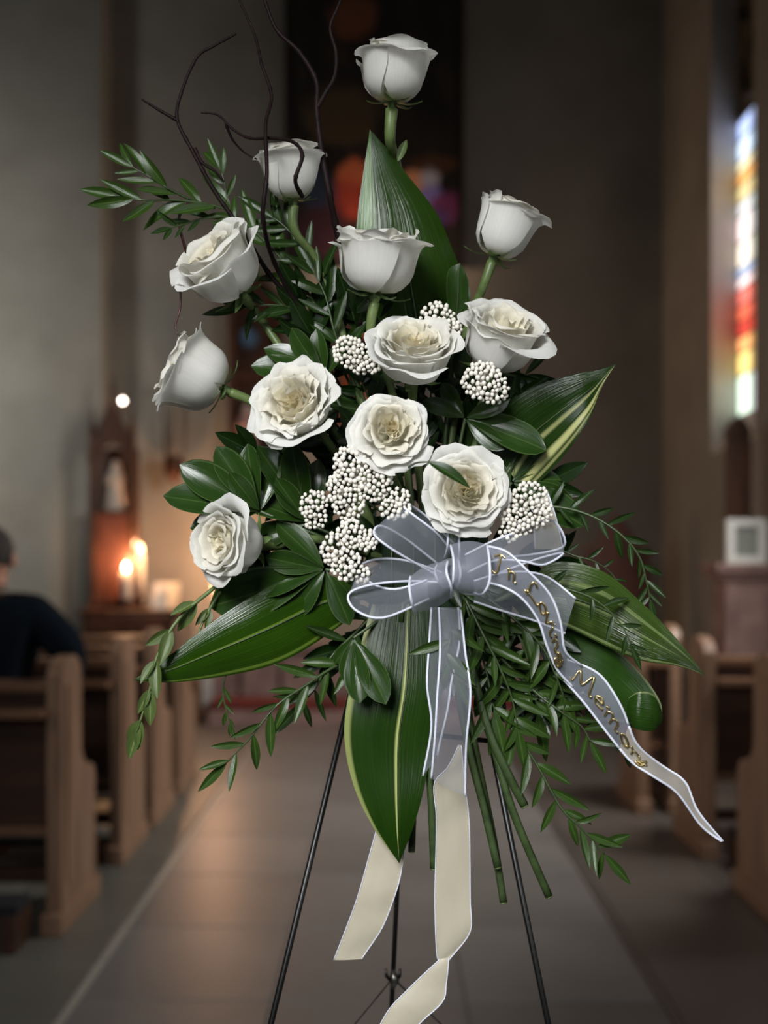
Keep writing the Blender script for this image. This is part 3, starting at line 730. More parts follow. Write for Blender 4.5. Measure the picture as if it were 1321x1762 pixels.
# wooden chair with pointed back to the right of the rail
dc = 8.0
k0, k1 = X(1018, dc), X(1134, dc); kc_ = (k0 + k1) / 2
chr_ = empty('sanctuary_chair', (kc_, dc, 0), 'reddish wooden chair with tall pointed back behind the trailing sprig', 'chair')
prism('backrest', [(k0 + 0.04, 0.45), (k1 - 0.04, 0.45), (k1 - 0.04, 1.30), (kc_ + 0.12, 1.52), (kc_, 1.66), (kc_ - 0.12, 1.52), (k0 + 0.04, 1.30)], 8.28, 8.34, 'y', M['red_wood'], chr_, 0.01)
box('seat', k0, k1, 7.86, 8.30, 0.42, 0.48, M['red_wood'], chr_, 0.01)
for x in (k0, k1 - 0.05):
    for y, h in ((7.87, 0.72), (8.28, 1.34)):
        lg = box('leg', x, x + 0.05, y, y + 0.05, 0, h, M['red_wood'], chr_, 0.006)
    box('armrest', x - 0.01, x + 0.06, 7.84, 8.30, 0.70, 0.74, M['red_wood'], chr_, 0.01)
    lathe('knob', [(0.02, 0), (0.035, 0.03), (0.03, 0.06), (0.005, 0.08)], (x + 0.025, 8.305, 1.34), M['pew_rail'], chr_, 10)

# pink stone pedestal with a white framed notice, wooden post behind it
dd_ = 6.15
p0, p1 = X(1244, dd_), X(1340, dd_)
pd = empty('stone_pedestal', ((p0 + p1) / 2, dd_, 0), 'pink stone pedestal by the right wall under the white framed notice', 'pedestal')
ztp = Z(970, dd_)
box('cap', p0 - 0.04, p1 + 0.04, dd_ - 0.02, dd_ + 0.36, ztp - 0.05, ztp, M['stone_pink'], pd, 0.012)
box('cornice', p0 - 0.015, p1 + 0.015, dd_ + 0.01, dd_ + 0.33, ztp - 0.09, ztp - 0.05, M['stone_pink'], pd, 0.01)
box('shaft', p0 + 0.03, p1 - 0.02, dd_ + 0.04, dd_ + 0.30, 0.12, ztp - 0.09, M['stone_pink'], pd, 0.01)
box('inset_panel', p0 + 0.08, p1 - 0.06, dd_ + 0.028, dd_ + 0.042, 0.25, ztp - 0.18, M['stone_pink'], pd, 0.006)
box('base', p0 - 0.02, p1 + 0.03, dd_, dd_ + 0.34, 0.0, 0.12, M['stone_pink'], pd, 0.01)
nt = empty('framed_notice', (X(1292, dd_), dd_ + 0.1, ztp), 'white framed grey notice standing on the pedestal', 'notice')
n0, n1, nz = X(1259, dd_), X(1328, dd_), Z(892, dd_)
box('board', n0 + 0.03, n1 - 0.03, dd_ + 0.10, dd_ + 0.12, ztp + 0.03, nz - 0.03, mat_plain('grey_notice', srgb(150, 154, 146), srgb(134, 138, 130), 0.7, 60), nt, 0)
for (a, b, c, e) in ((n0, n0 + 0.048, ztp, nz), (n1 - 0.048, n1, ztp, nz), (n0 + 0.048, n1 - 0.048, ztp, ztp + 0.045), (n0 + 0.048, n1 - 0.048, nz - 0.045, nz)):
    box('frame_bar', a, b, dd_ + 0.08, dd_ + 0.13, c, e, M['white_paint'], nt, 0.006)
wp = empty('wooden_cross_post', (X(1278, 6.4), 6.56, 0), 'dark wooden post with carved head rising behind the notice', 'post')
w0, w1 = X(1260, 6.44), X(1300, 6.44)
box('post', w0, w1, 6.53, 6.59, 0.0, Z(745, 6.44), M['dark_wood'], wp, 0.01)
prism('carved_head', [(w0 - 0.01, Z(745, 6.44)), (w1 + 0.01, Z(745, 6.44)), (w1 - 0.02, Z(725, 6.44)), ((w0 + w1) / 2, Z(712, 6.44)), (w0 + 0.02, Z(725, 6.44))], 6.52, 6.60, 'y', M['dark_wood'], wp, 0.004)
for x in (w0, w1 - 0.025): box('moulding', x, x + 0.025, 6.515, 6.53, 0.3, Z(750, 6.44), M['dark_wood'], wp, 0.004)

# ================================================================== THE FLOWER STAND
CORE = P(745, 1005, D0 + 0.055)          # the foam block all stems run into

# ---- easel
es = empty('flower_easel', (0.02, 1.25, 0), 'thin black wire easel standing in the aisle under the flowers', 'easel')
def leg_path(a, b, da, db, zend=0.0):
    pa, pb = P(a[0], a[1], D0 + da), P(b[0], b[1], D0 + db)
    t = (pa.z - zend) / (pa.z - pb.z)
    return [pa, pa.lerp(pb, t * 0.5), pa + (pb - pa) * t]
legL = leg_path((652, 990), (466, 1762), 0.075, 0.060, 0.003)
legR = leg_path((776, 940), (943, 1762), 0.075, 0.060, 0.003)
legB = leg_path((712, 930), (672, 1762), 0.085, 0.22, 0.003)
for lg in (legL, legR): tube('leg', lg, 0.0034, M['black_metal'], es, 8)
lb = tube('rear_leg', legB, 0.0030, M['black_metal'], es, 8)
tube('crossbar', [legL[0].lerp(legL[2], 0.13), legR[0].lerp(legR[2], 0.165)], 0.003, M['black_metal'], es, 6)
tube('top_bar', [legL[0] + Vector((0, 0, 0.02)), legB[0] + Vector((0, 0, 0.05)), legR[0] + Vector((0, 0, 0.0))], 0.003, M['black_metal'], es, 6)
# spreader chains meeting at a clip on the rear leg
tq = (P(0, 1682).z - legB[0].z) / (legB[2].z - legB[0].z)
joint = legB[0].lerp(legB[2], (legB[0].z - 0.775) / legB[0].z) if False else None
def on_leg(lg, py):
    best = min((lg[0].lerp(lg[2], k / 400) for k in range(401)), key=lambda p: abs((HY + (CZ - p.z) * F / p.y) - py)); return best
J0 = on_leg(legB, 1684)
tube('chain', [J0, on_leg(legL, 2010)], 0.0011, M['grey_metal'], es, 6)
tube('chain', [J0, on_leg(legR, 1985)], 0.0013, M['grey_metal'], es, 6)
clip = tube('clip', [J0 + Vector((0, -0.006, 0.012)), J0 + Vector((0.002, -0.009, 0.0)), J0 + Vector((0, -0.006, -0.010))], [0.003, 0.006, 0.003], M['grey_metal'], es, 8)
for s in (-1, 1):
    tube('clip_wing', [J0 + Vector((s * 0.003, -0.008, 0.0)), J0 + Vector((s * 0.008, -0.009, 0.006)), J0 + Vector((s * 0.009, -0.009, 0.015))], [0.002, 0.0025, 0.0015], M['black_metal'], es, 6)

# ---- foam cage
fo = empty('floral_foam_cage', P(740, 1080, D0 + 0.055), 'dark green foam block in a cage at the heart of the arrangement', 'floral foam')
c0, c1 = P(655, 1095, D0 + 0.045), P(840, 880, D0 + 0.045)
box('foam', c0.x, c1.x, D0 + 0.035, D0 + 0.072, c0.z, c1.z, M['foam'], fo, 0.012)
for k in range(5):
    x = c0.x + (c1.x - c0.x) * (k + 0.5) / 5
    tube('cage_bar', [Vector((x, D0 + 0.034, c0.z)), Vector((x, D0 + 0.032, (c0.z + c1.z) / 2)), Vector((x, D0 + 0.034, c1.z))], 0.0015, M['stem_dark'], fo, 5)

# ---- roses
def profile(pts, t):
    m = len(pts) - 1; x = max(0, min(1, t)) * m; i = min(int(x), m - 1); f = x - i
    p0, p1, p2, p3 = pts[max(i - 1, 0)], pts[i], pts[i + 1], pts[min(i + 2, m)]
    return tuple(0.5 * (2 * b + (c - a) * f + (2 * a - 5 * b + 4 * c - d) * f * f + (3 * b - a - 3 * c + d) * f ** 3) for a, b, c, d in zip(p0, p1, p2, p3))

def petal(root, prof, W, phi, R, rnd, ruf=0.04, tint=0.0, point=0.0, nu=13, nv=13, swirl=0.06, side=0.16, roll=1.0):
    vs, uv = [], []
    k1, k2 = rnd.uniform(1.6, 3.0), rnd.uniform(2.5, 5.0); ph1, ph2, ph3 = (rnd.uniform(0, 6.28) for _ in range(3))
    curl = rnd.choice((0.0, 0.25, 0.6, 1.0, 1.3)) if W > 0.7 else 0.2; hs = rnd.uniform(0.88, 1.08); opn = rnd.uniform(0.92, 1.16); lean = rnd.uniform(-0.05, 0.05)
    for j in range(nv):
        v = j / (nv - 1)
        for i in range(nu):
            u = -1 + 2 * i / (nu - 1)
            ed = 1 - side * abs(u) ** 2.6 + point * (1 - abs(u)) * 0.05
            vv = v * ed
            r, z = profile(prof, vv)
            w = W * (0.30 + 0.70 * math.sin(min(1.0, vv / 0.62) * PI / 2))
            a = phi + u * w + lean * v
            e = vv ** 4
            rr = r * (1 + (opn - 1) * vv * vv) * (1 + swirl * u) + ruf * e * (math.sin(u * k1 * 1.7 + ph1) + 0.5 * math.sin(u * k2 * 2.2 + ph2))
            zz = z * hs + ruf * 0.7 * e * math.sin(u * k2 * 1.6 + ph3)
            e5 = max(0.0, vv - 0.70) / 0.30; cu = roll * curl * (0.6 + 0.4 * math.cos(u * 1.5 + ph1))
            rr += cu * 0.13 * e5 * e5; zz -= cu * 0.13 * e5 * e5 * e5
            rr = max(0.02, rr)
            vs.append(Vector((rr * math.cos(a), rr * math.sin(a), zz)) * R); uv.append(((u + 1) / 2, v))
    return petal_obj(root, vs, uv, nu, nv, tint)
def petal_obj(root, vs, uv, nu, nv, tint):
    fs = [(j * nu + i, j * nu + i + 1, (j + 1) * nu + i + 1, (j + 1) * nu + i) for j in range(nv - 1) for i in range(nu - 1)]
    me = bpy.data.meshes.new('petal'); me.from_pydata(vs, [], fs)
    l = me.uv_layers.new(name='UVMap')
    for lp in me.loops: l.data[lp.index].uv = uv[lp.vertex_index]
    me.polygons.foreach_set('use_smooth', [True] * len(me.polygons)); me.materials.append(M['petal'])
    o = link(bpy.data.objects.new('petal', me), root)
    a, b = (0.88, 0.875, 0.835), (0.90, 0.82, 0.58)
    o.color = tuple(x * (1 - tint) + y * tint for x, y in zip(a, b)) + (1,)
    return o
def heart_petal(root, rho, th, face, arc, half, z0, z1, R, rnd, tint, nu=9, nv=8):
    """small folded petal in the packed heart of an open rose"""
    vs, uv = [], []; ph = rnd.uniform(0, 6.28); flare = rnd.uniform(0.1, 0.5)
    cx, cy = rho * math.cos(th), rho * math.sin(th)
    for j in range(nv):
        v = j / (nv - 1); ar = arc * (0.75 + flare * v * v)
        for i in range(nu):
            u = -1 + 2 * i / (nu - 1); a = face + u * half
            z = z0 + (z1 - z0) * v * (1 - 0.16 * u * u) + 0.03 * math.sin(3 * u + ph) * v
            rr = ar + 0.035 * math.sin(4.2 * u + ph) * v
            x = cx - math.cos(face) * arc + rr * math.cos(a); y = cy - math.sin(face) * arc + rr * math.sin(a)
            vs.append(Vector((x, y, z)) * R); uv.append(((u + 1) / 2, 0.35 + 0.65 * v))
    return petal_obj(root, vs, uv, nu, nv, tint)

CUP = [  # (count, half width, profile)
    (4, 1.00, [(0.08, 0.0), (0.46, 0.04), (0.76, 0.34), (0.85, 0.74), (0.91, 1.04), (0.99, 1.20), (1.07, 1.27)]),
    (4, 0.98, [(0.08, 0.02), (0.42, 0.08), (0.70, 0.40), (0.77, 0.82), (0.81, 1.14), (0.87, 1.32), (0.93, 1.39)]),
    (4, 0.95, [(0.08, 0.04), (0.36, 0.12), (0.58, 0.45), (0.64, 0.90), (0.67, 1.22), (0.71, 1.38), (0.76, 1.44)]),
    (4, 0.95, [(0.06, 0.05), (0.28, 0.2), (0.46, 0.5), (0.50, 0.95), (0.52, 1.28), (0.58, 1.42)]),
    (3, 1.15, [(0.05, 0.1), (0.2, 0.3), (0.33, 0.6), (0.36, 1.0), (0.36, 1.25), (0.40, 1.38)]),
    (3, 1.2, [(0.04, 0.2), (0.12, 0.4), (0.20, 0.7), (0.22, 1.0), (0.20, 1.22), (0.22, 1.33)]),
    (2, 1.7, [(0.03, 0.3), (0.06, 0.5), (0.09, 0.8), (0.10, 1.0), (0.09, 1.2), (0.10, 1.28)])]
OPEN = [
    (5, 0.80, [(0.10, 0.0), (0.50, 0.04), (0.82, 0.20), (1.00, 0.40), (1.13, 0.52), (1.22, 0.53)]),
    (5, 0.80, [(0.10, 0.02), (0.46, 0.10), (0.73, 0.30), (0.88, 0.52), (1.00, 0.65), (1.09, 0.68)]),
    (5, 0.78, [(0.10, 0.04), (0.42, 0.14), (0.64, 0.38), (0.76, 0.61), (0.87, 0.76), (0.95, 0.80)]),
    (5, 0.76, [(0.08, 0.06), (0.38, 0.18), (0.55, 0.46), (0.64, 0.70), (0.73, 0.86), (0.81, 0.91)]),
    (6, 0.62, [(0.08, 0.08), (0.34, 0.22), (0.46, 0.52), (0.52, 0.78), (0.59, 0.94), (0.66, 0.98)])]

BOWL = [
    (5, 0.80, [(0.10, 0.0), (0.50, 0.04), (0.84, 0.30), (0.95, 0.60), (1.05, 0.80), (1.16, 0.86)]),
    (5, 0.80, [(0.10, 0.02), (0.46, 0.10), (0.76, 0.38), (0.86, 0.70), (0.95, 0.90), (1.05, 0.95)]),
    (5, 0.78, [(0.10, 0.04), (0.42, 0.14), (0.66, 0.44), (0.75, 0.76), (0.83, 0.95), (0.92, 1.01)]),
    (5, 0.76, [(0.08, 0.06), (0.38, 0.18), (0.56, 0.48), (0.63, 0.80), (0.70, 0.99), (0.78, 1.05)]),
    (6, 0.62, [(0.08, 0.08), (0.34, 0.22), (0.46, 0.52), (0.52, 0.82), (0.56, 1.00), (0.63, 1.06)])]

def rose(cx, cy, Rpx, axis, kind, dd, seed, label, ctr=0.72, ruf=0.045, squash=1.0, stem_pts=None, sepals=True, width=1.0, stem=True, neck=0.0052):
    rnd = random.Random(seed)
    R = Rpx * (1.05 if kind == 'cup' else 1.0) * (D0 + dd) / F
    ax = Vector((axis[0], -axis[2], axis[1])).normalized()
    o = P(cx, cy, D0 + dd) - ax * ctr * R
    root = empty('white_rose', o, label, 'rose', 'white roses of the standing spray')
    root.rotation_mode = 'QUATERNION'
    q = ax.to_track_quat('Z', 'Y')
    root.rotation_quaternion = q @ Quaternion((0, 0, 1), rnd.uniform(0, 6.28))
    layers = {'cup': CUP, 'open': OPEN, 'bowl': BOWL}[kind]
    for li, (n, W, prof) in enumerate(layers):
        prof = [(r * width, z * squash) for r, z in prof]
        off = rnd.uniform(0, 6.28)
        for k in range(n):
            tint = {0: 0.0, 1: 0.05, 2: 0.16, 3: 0.32, 4: 0.5}.get(li, 0.65) if kind == 'cup' else (0.0, 0.03, 0.10, 0.22, 0.42)[li]
            petal(root, prof, W * rnd.uniform(0.92, 1.08), off + 2 * PI * k / n + rnd.uniform(-0.12, 0.12), R, rnd,
                  ruf * (1.25 if kind != 'cup' else 1.0) * rnd.uniform(0.7, 1.3), min(1, tint + rnd.uniform(-0.03, 0.05)), rnd.uniform(0, 1.5),
                  side=0.13 if kind == 'cup' else 0.10, roll=1.0 if kind == 'cup' else 0.25)
    if kind != 'cup':
        for qd in range(4):
            base = qd * PI / 2 + rnd.uniform(-0.25, 0.25)
            for k in range(6):
                rho = 0.045 + 0.085 * k
                th = base + rnd.uniform(-0.28, 0.28)
                heart_petal(root, rho, th, th + rnd.uniform(-0.9, 0.9), 0.10 + 0.045 * k * rnd.uniform(0.8, 1.2), rnd.uniform(1.0, 1.6), 0.55 * squash, squash * (0.98 + 0.015 * k + rnd.uniform(-0.05, 0.06)), R, rnd,
                            max(0, 0.92 - 0.09 * k + rnd.uniform(-0.1, 0.1)))
    inv = root.rotation_quaternion.inverted()
    # calyx, sepals
    pf = [(0.05, -0.30), (0.10, -0.24), (0.13, -0.12), (0.12, 0.0), (0.20, 0.03), (0.10, 0.05)]
    vs, fs = [], []; n = 12
    for r, z in pf:
        for k in range(n): vs.append(Vector((r * math.cos(2 * PI * k / n), r * math.sin(2 * PI * k / n), z)) * R)
    for i in range(len(pf) - 1):
        for k in range(n): fs.append((i * n + k, i * n + (k + 1) % n, (i + 1) * n + (k + 1) % n, (i + 1) * n + k))
    me = bpy.data.meshes.new('calyx'); me.from_pydata(vs, [], fs); me.polygons.foreach_set('use_smooth', [True] * len(fs)); me.materials.append(M['sepal'])
    cal = link(bpy.data.objects.new('calyx', me), root)
    if sepals:
        for k in range(5):
            a0 = 2 * PI * k / 5 + rnd.uniform(-0.2, 0.2); L = rnd.uniform(0.5, 0.85); dr = rnd.uniform(0.0, 0.25)
            vs, fs = [], []
            for j in range(7):
                v = j / 6; w = 0.13 * math.sin(PI * (0.22 + 0.78 * v)) * (1 - v * 0.2) + 0.004
                r = 0.11 + L * v; z = -0.05 - dr * math.sin(v * PI * 0.7) + 0.08 * v * v
                for s in (-1, 0, 1):
                    p = Vector((r, s * w, z + (0.03 if s else 0.0)))
                    vs.append(Vector((p.x * math.cos(a0) - p.y * math.sin(a0), p.x * math.sin(a0) + p.y * math.cos(a0), p.z)) * R)
            for j in range(6):
                for s in range(2): fs.append((j * 3 + s, j * 3 + s + 1, j * 3 + s + 4, j * 3 + s + 3))
            me = bpy.data.meshes.new('sepal'); me.from_pydata(vs, [], fs); me.polygons.foreach_set('use_smooth', [True] * len(fs)); me.materials.append(M['sepal'])
            link(bpy.data.objects.new('sepal', me), root)
    if stem:
        s0 = o - ax * 0.22 * R; s1 = o - ax * 1.0 * R
        pts = [s0, s1] + [P(x, y, D0 + d_) for x, y, d_ in (stem_pts or [])] + [CORE + Vector((rnd.uniform(-0.03, 0.03), 0.0, rnd.uniform(-0.03, 0.03)))]
        path = [Vector(p) for p in cr([tuple(p) for p in pts], 22)]
        path = [inv @ (p - o) for p in path]
        vs, fs = tube_data(path, [neck * (1.12 - 0.25 * min(1, i / 6)) for i in range(22)], 9)
        me = bpy.data.meshes.new('stem'); me.from_pydata(vs, [], fs); me.polygons.foreach_set('use_smooth', [True] * len(fs)); me.materials.append(M['stem'])
        link(bpy.data.objects.new('stem', me), root)
    return root

rose(677, 129, 60, (0.06, 1, 0.22), 'cup', 0.00, 11, 'topmost white rose, half open on an upright stem above the tall blade', 0.66, stem_pts=[(680, 275, 0.045), (692, 350, 0.085), (705, 640, 0.085)], neck=0.0062)
rose(500, 303, 54, (-0.08, 1, 0.18), 'cup', 0.01, 23, 'white rosebud crossed by dark willow twigs', 0.66, ruf=0.02, squash=1.05, width=0.95, stem_pts=[(560, 480, 0.04), (640, 740, 0.05)])
rose(864, 402, 55, (0.36, 1, 0.12), 'cup', 0.00, 37, 'white rose tilting outward at the upper right, apart from the others', 0.66, ruf=0.06, squash=1.08, width=0.96, stem_pts=[(800, 580, 0.04), (770, 800, 0.05)])
rose(650, 452, 72, (0.10, 1, 0.28), 'cup', -0.03, 41, 'wide ruffled white rose in front of the tall upright blade', 0.66, ruf=0.085, squash=0.94, width=1.0, stem_pts=[(665, 640, 0.03), (700, 800, 0.05)])
rose(386, 466, 67, (-0.50, 0.62, 0.62), 'cup', 0.00, 53, 'cream hearted white rose tilted up to the left below the twigs', 0.62, ruf=0.08, squash=0.95, stem_pts=[(500, 625, 0.04), (650, 850, 0.05)])
rose(859, 592, 64, (0.26, 0.78, 0.62), 'cup', -0.01, 67, 'white rose at the right under the tilting rose, behind a berry cluster', 0.62, ruf=0.065, squash=1.0, width=1.02, stem_pts=[(820, 760, 0.04)])
rose(712, 618, 64, (0.00, 0.72, 0.72), 'bowl', -0.03, 71, 'full ruffled white rose in the middle between two berry clusters', 0.5, squash=1.2, width=1.02, stem_pts=[(715, 760, 0.04)])
rose(338, 646, 65, (-0.86, 0.42, 0.22), 'cup', 0.00, 83, 'white rose lying sideways at the far left, facing away to the left', 0.70, ruf=0.06, squash=1.0, stem_pts=[(480, 765, 0.03), (600, 860, 0.045)])
rose(512, 700, 66, (-0.36, 0.34, 0.95), 'bowl', -0.04, 97, 'large frilled white rose with pale yellow heart left of centre', 0.5, ruf=0.075, stem_pts=[(600, 820, 0.04)])
rose(672, 742, 57, (0.05, 0.16, 1.0), 'open', -0.06, 103, 'round white rose facing the viewer above the biggest berry cluster', 0.5, stem_pts=[(690, 860, 0.02)])
rose(799, 844, 63, (0.00, 0.10, 1.0), 'open', -0.06, 113, 'biggest white rose facing the viewer just above the bow', 0.5, stem_pts=[(780, 930, 0.02)])
rose(405, 934, 56, (-0.66, 0.05, 0.74), 'cup', -0.02, 127, 'lowest left white rose, facing left in front of the broad leaves', 0.62, ruf=0.065, squash=1.02, width=1.06, stem_pts=[(520, 926, 0.02), (620, 945, 0.04)])

# ---- long glossy blades
def blade(label, A, B, mat, crown=0.10, fold=0.0, wave=0.004, seed=0, stalk=None, rib=0.5, rib_r=0.0011, n=34, waves=2.0):
    s = Strip(A, B, n, 15, crown, fold, wave, waves, seed)
    root = empty('foliage_blade', s.at(0.5, 0), label, 'leaf', 'long glossy blades of the arrangement')
    s.obj('blade', mat, root)
    tube('midrib', [s.at(rib, i / 23, 0.0005) for i in range(24)], [rib_r * (1.15 - i / 23) for i in range(24)], M['stem_dark'], root, 5)
    b = s.at(0.5, 0.0); tube('stalk', [s.at(0.5, 0.06), b, b.lerp(CORE, 0.5), CORE], 0.003, M['stem_dark'], root, 6)
    return s
blade('tall upright dark green blade with pointed tip behind the wide rose',
      [(668, 640, 0.05), (628, 575, 0.05), (612, 500, 0.045), (610, 430, 0.04), (616, 360, 0.035), (626, 290, 0.03), (636, 224, 0.03)],
      [(770, 640, 0.06), (806, 560, 0.055), (800, 492, 0.05), (776, 425, 0.045), (748, 360, 0.04), (692, 290, 0.035), (636, 224, 0.03)], M['leaf_tall'], 0.10, 0.05, 0.003, 1)
blade('small dark oval blade tucked beside the tall upright blade',
      [(775, 560, 0.035), (768, 500, 0.03), (772, 465, 0.025), (792, 452, 0.02)], [(790, 565, 0.035), (808, 530, 0.03), (806, 485, 0.025), (792, 452, 0.02)], M['broad'], 0.12, 0, 0.0, 2)
blade('cream striped blade pointing up to the right',
      [(845, 770, 0.03), (868, 702, 0.02), (925, 664, 0.01), (985, 645, 0.0), (1030, 636, -0.01), (1060, 626, -0.015)],
      [(905, 850, 0.03), (945, 812, 0.02), (985, 765, 0.01), (1016, 716, 0.0), (1034, 670, -0.01), (1060, 626, -0.015)], M['leaf_cream'], 0.06, 0.10, 0.002, 3)
blade('broad low blade sweeping down to the lower left',
      [(610, 1010, 0.02), (545, 985, 0.015), (460, 1012, 0.005), (380, 1060, -0.005), (300, 1122, -0.015), (230, 1170, -0.02)],
      [(622, 1046, 0.025), (575, 1085, 0.022), (490, 1135, 0.016), (400, 1162, 0.006), (310, 1173, -0.008), (230, 1170, -0.02)], M['leaf_low'], 0.12, 0.04, 0.003, 4)
blade('hanging blade with cream midrib below the bow, tip pointing down',
      [(640, 1040, 0.03), (605, 1170, 0.02), (592, 1260, 0.012), (606, 1345, 0.005), (640, 1420, 0.0), (687, 1486, 0.0)],
      [(745, 1040, 0.03), (758, 1170, 0.02), (744, 1270, 0.012), (732, 1345, 0.005), (712, 1420, 0.0), (687, 1486, 0.0)], M['leaf_hang'], 0.10, 0.06, 0.002, 5, rib=0.62, rib_r=0.0016)
blade('pale striped shiny blade reaching out to the right',
      [(905, 1010, 0.01), (950, 968, 0.0), (1030, 980, -0.012), (1105, 1038, -0.022), (1165, 1100, -0.028), (1213, 1163, -0.03)],
      [(925, 1060, 0.02), (968, 1075, 0.012), (1040, 1113, 0.0), (1100, 1134, -0.012), (1160, 1146, -0.022), (1213, 1163, -0.03)], M['leaf_pale'], 0.10, 0.06, 0.004, 6)
# the blade rolled over at its end
s6 = Strip([(935, 1040, 0.035), (985, 1080, 0.03), (1050, 1110, 0.025), (1105, 1162, 0.018), (1136, 1208, 0.012), (1138, 1240, 0.004)],
           [(930, 1120, 0.035), (975, 1170, 0.03), (1025, 1200, 0.022), (1060, 1232, 0.014), (1092, 1254, 0.008), (1128, 1256, 0.002)], 28, 13, 0.10, 0, 0.002, 2, 7)
rb = empty('foliage_blade', s6.at(0.5, 0), 'dark blade with rounded rolled-over end below the pale striped blade', 'leaf', 'long glossy blades of the arrangement')
s6.obj('blade', M['leaf_roll'], rb)
roll = Strip([(1082, 1200, 0.000), (1100, 1190, -0.010), (1125, 1196, -0.006), (1139, 1225, 0.004)], [(1080, 1245, 0.002), (1096, 1255, -0.008), (1122, 1258, -0.004), (1137, 1246, 0.004)], 14, 9, 0.10, 0, 0, 2, 1)
roll.obj('rolled_tip', M['leaf_roll'], rb)
tube('stalk', [s6.at(0.5, 0.05), s6.at(0.5, 0), CORE], 0.003, M['stem_dark'], rb, 6)

# ---- leaf shapes shared by the sprigs
def leaf_mesh(name, mat, wid, bend, cup, obov=0.0, nu=5, nv=10, tip=1.0):
    vs, uv, fs = [], [], []
    for j in range(nv):
        v = j / (nv - 1)
        w = wid * math.sin(PI * min(1, (v ** (1 + obov)))) ** (0.75 if obov == 0 else 0.62)
        if obov == 0: w *= (1 - 0.25 * v)
        w = max(w, 0.006)
        for i in range(nu):
            u = -1 + 2 * i / (nu - 1)
            vs.append((u * w, v, -bend * v * v + cup * wid * abs(u) ** 1.5 * math.sin(PI * v))); uv.append(((u + 1) / 2, v))
    for j in range(nv - 1):
        for i in range(nu - 1): fs.append((j * nu + i, j * nu + i + 1, (j + 1) * nu + i + 1, (j + 1) * nu + i))
    me = bpy.data.meshes.new(name); me.from_pydata(vs, [], fs)
    l = me.uv_layers.new(name='UVMap')
    for lp in me.loops: l.data[lp.index].uv = uv[lp.vertex_index]
    me.polygons.foreach_set('use_smooth', [True] * len(fs)); me.materials.append(mat); return me
LM = {}
for key, mat in (('ruscus', 'ruscus'), ('ruscus_dark', 'ruscus_dark'), ('filler', 'filler'), ('droop', 'droop'), ('broad', 'broad')):
    if key == 'broad': LM[key] = [leaf_mesh('broad_leaf', M[mat], 0.21, b, 0.35, 0.45, 7, 12) for b in (0.05, 0.16, 0.28)]
    elif key == 'filler': LM[key] = [leaf_mesh('filler_leaf', M[mat], 0.23, b, 0.3) for b in (0.05, 0.2, 0.35)]
    elif key == 'droop': LM[key] = [leaf_mesh('drooping_leaf', M[mat], 0.20, b, 0.5) for b in (0.05, 0.2)]
    else: LM[key] = [leaf_mesh('ruscus_leaf', M[mat], w, b, 0.45) for w, b in ((0.13, 0.02), (0.155, 0.18), (0.12, -0.12), (0.14, 0.32))]
VIEW = Vector((0, -1, 0))
def put_leaf(root, me, p, d, nrm, L):
    y = d.normalized(); z = (nrm - y * nrm.dot(y)); z = z.normalized() if z.length > 1e-5 else y.orthogonal().normalized(); x = y.cross(z)
    o = bpy.data.objects.new('leaf', me); link(o, root)
    o.matrix_basis = Matrix.Translation(p - parent_origin(root)) @ Matrix(((x.x, y.x, z.x), (x.y, y.y, z.y), (x.z, y.z, z.z))).to_4x4() @ Matrix.Scale(L, 4)
    return o
def sprig(label, pts, kind, lens, count, seed, start=0.2, ang=(35, 60), group=None, stem_mat='stem_dark', stem_r=0.0016, name='leafy_sprig', tipleaf=True, flat=0.45, cat='sprig', pairs=False, whirl=0):
    rnd = random.Random(seed)
    path = px3(pts, 30)
    root = empty(name, path[0], label, cat, group or 'leafy green sprigs of the arrangement')
    tube('stem', path, [stem_r * (1.25 - 0.75 * i / 29) for i in range(30)], M[stem_mat], root, 6)
    def one(t, sd):
        i = min(28, int(t * 29)); p = path[i].lerp(path[i + 1], t * 29 - i); tg = (path[i + 1] - path[i]).normalized()
        n = (VIEW + Vector((rnd.uniform(-1, 1), 0, rnd.uniform(-1, 1))) * flat).normalized()
        s = tg.cross(VIEW).normalized(); a = math.radians(rnd.uniform(*ang))
        d = tg * math.cos(a) + s * (sd * math.sin(a)) + VIEW * rnd.uniform(-0.25, 0.35)
        L = lens * rnd.uniform(0.75, 1.15) * (1.0 - 0.25 * t) * D0 / F
        put_leaf(root, rnd.choice(LM[kind]), p, d, n, L)
    for k in range(count):
        t = start + (0.97 - start) * k / max(1, count - 1)
        if pairs: one(t, 1); one(t, -1)
        else: one(t, 1 if k % 2 else -1)
    if tipleaf:
        tg = (path[-1] - path[-3]).normalized(); put_leaf(root, LM[kind][0], path[-1], tg, VIEW, lens * 0.9 * D0 / F)
    return root
B_ = (700, 900, 0.06)
sprig('long ruscus sprig reaching to the upper left past the wall edge', [(600, 620, 0.05), (520, 490, 0.04), (450, 410, 0.03), (390, 362, 0.02), (320, 346, 0.01), (250, 345, 0.0), (215, 340, 0.0)], 'ruscus', 92, 14, 1, 0.18, (20, 50))
sprig('short ruscus sprig curving up at the far upper left', [(370, 358, 0.02), (320, 340, 0.01), (285, 322, 0.0), (250, 300, 0.0), (228, 288, 0.0)], 'ruscus', 72, 6, 2, 0.35, (20, 45), stem_r=0.0012)
sprig('ruscus sprig with upright leaves beside the twig on the left', [(440, 430, 0.03), (405, 390, 0.02), (392, 350, 0.02), (385, 310, 0.02), (378, 290, 0.02)], 'ruscus', 64, 7, 3, 0.15, (15, 40), stem_r=0.0012)
sprig('ruscus sprig standing under the bud crossed by twigs', [(620, 700, 0.05), (585, 590, 0.045), (560, 500, 0.04), (525, 430, 0.03), (490, 390, 0.03), (470, 375, 0.03)], 'ruscus_dark', 82, 14, 4, 0.12, (25, 55))
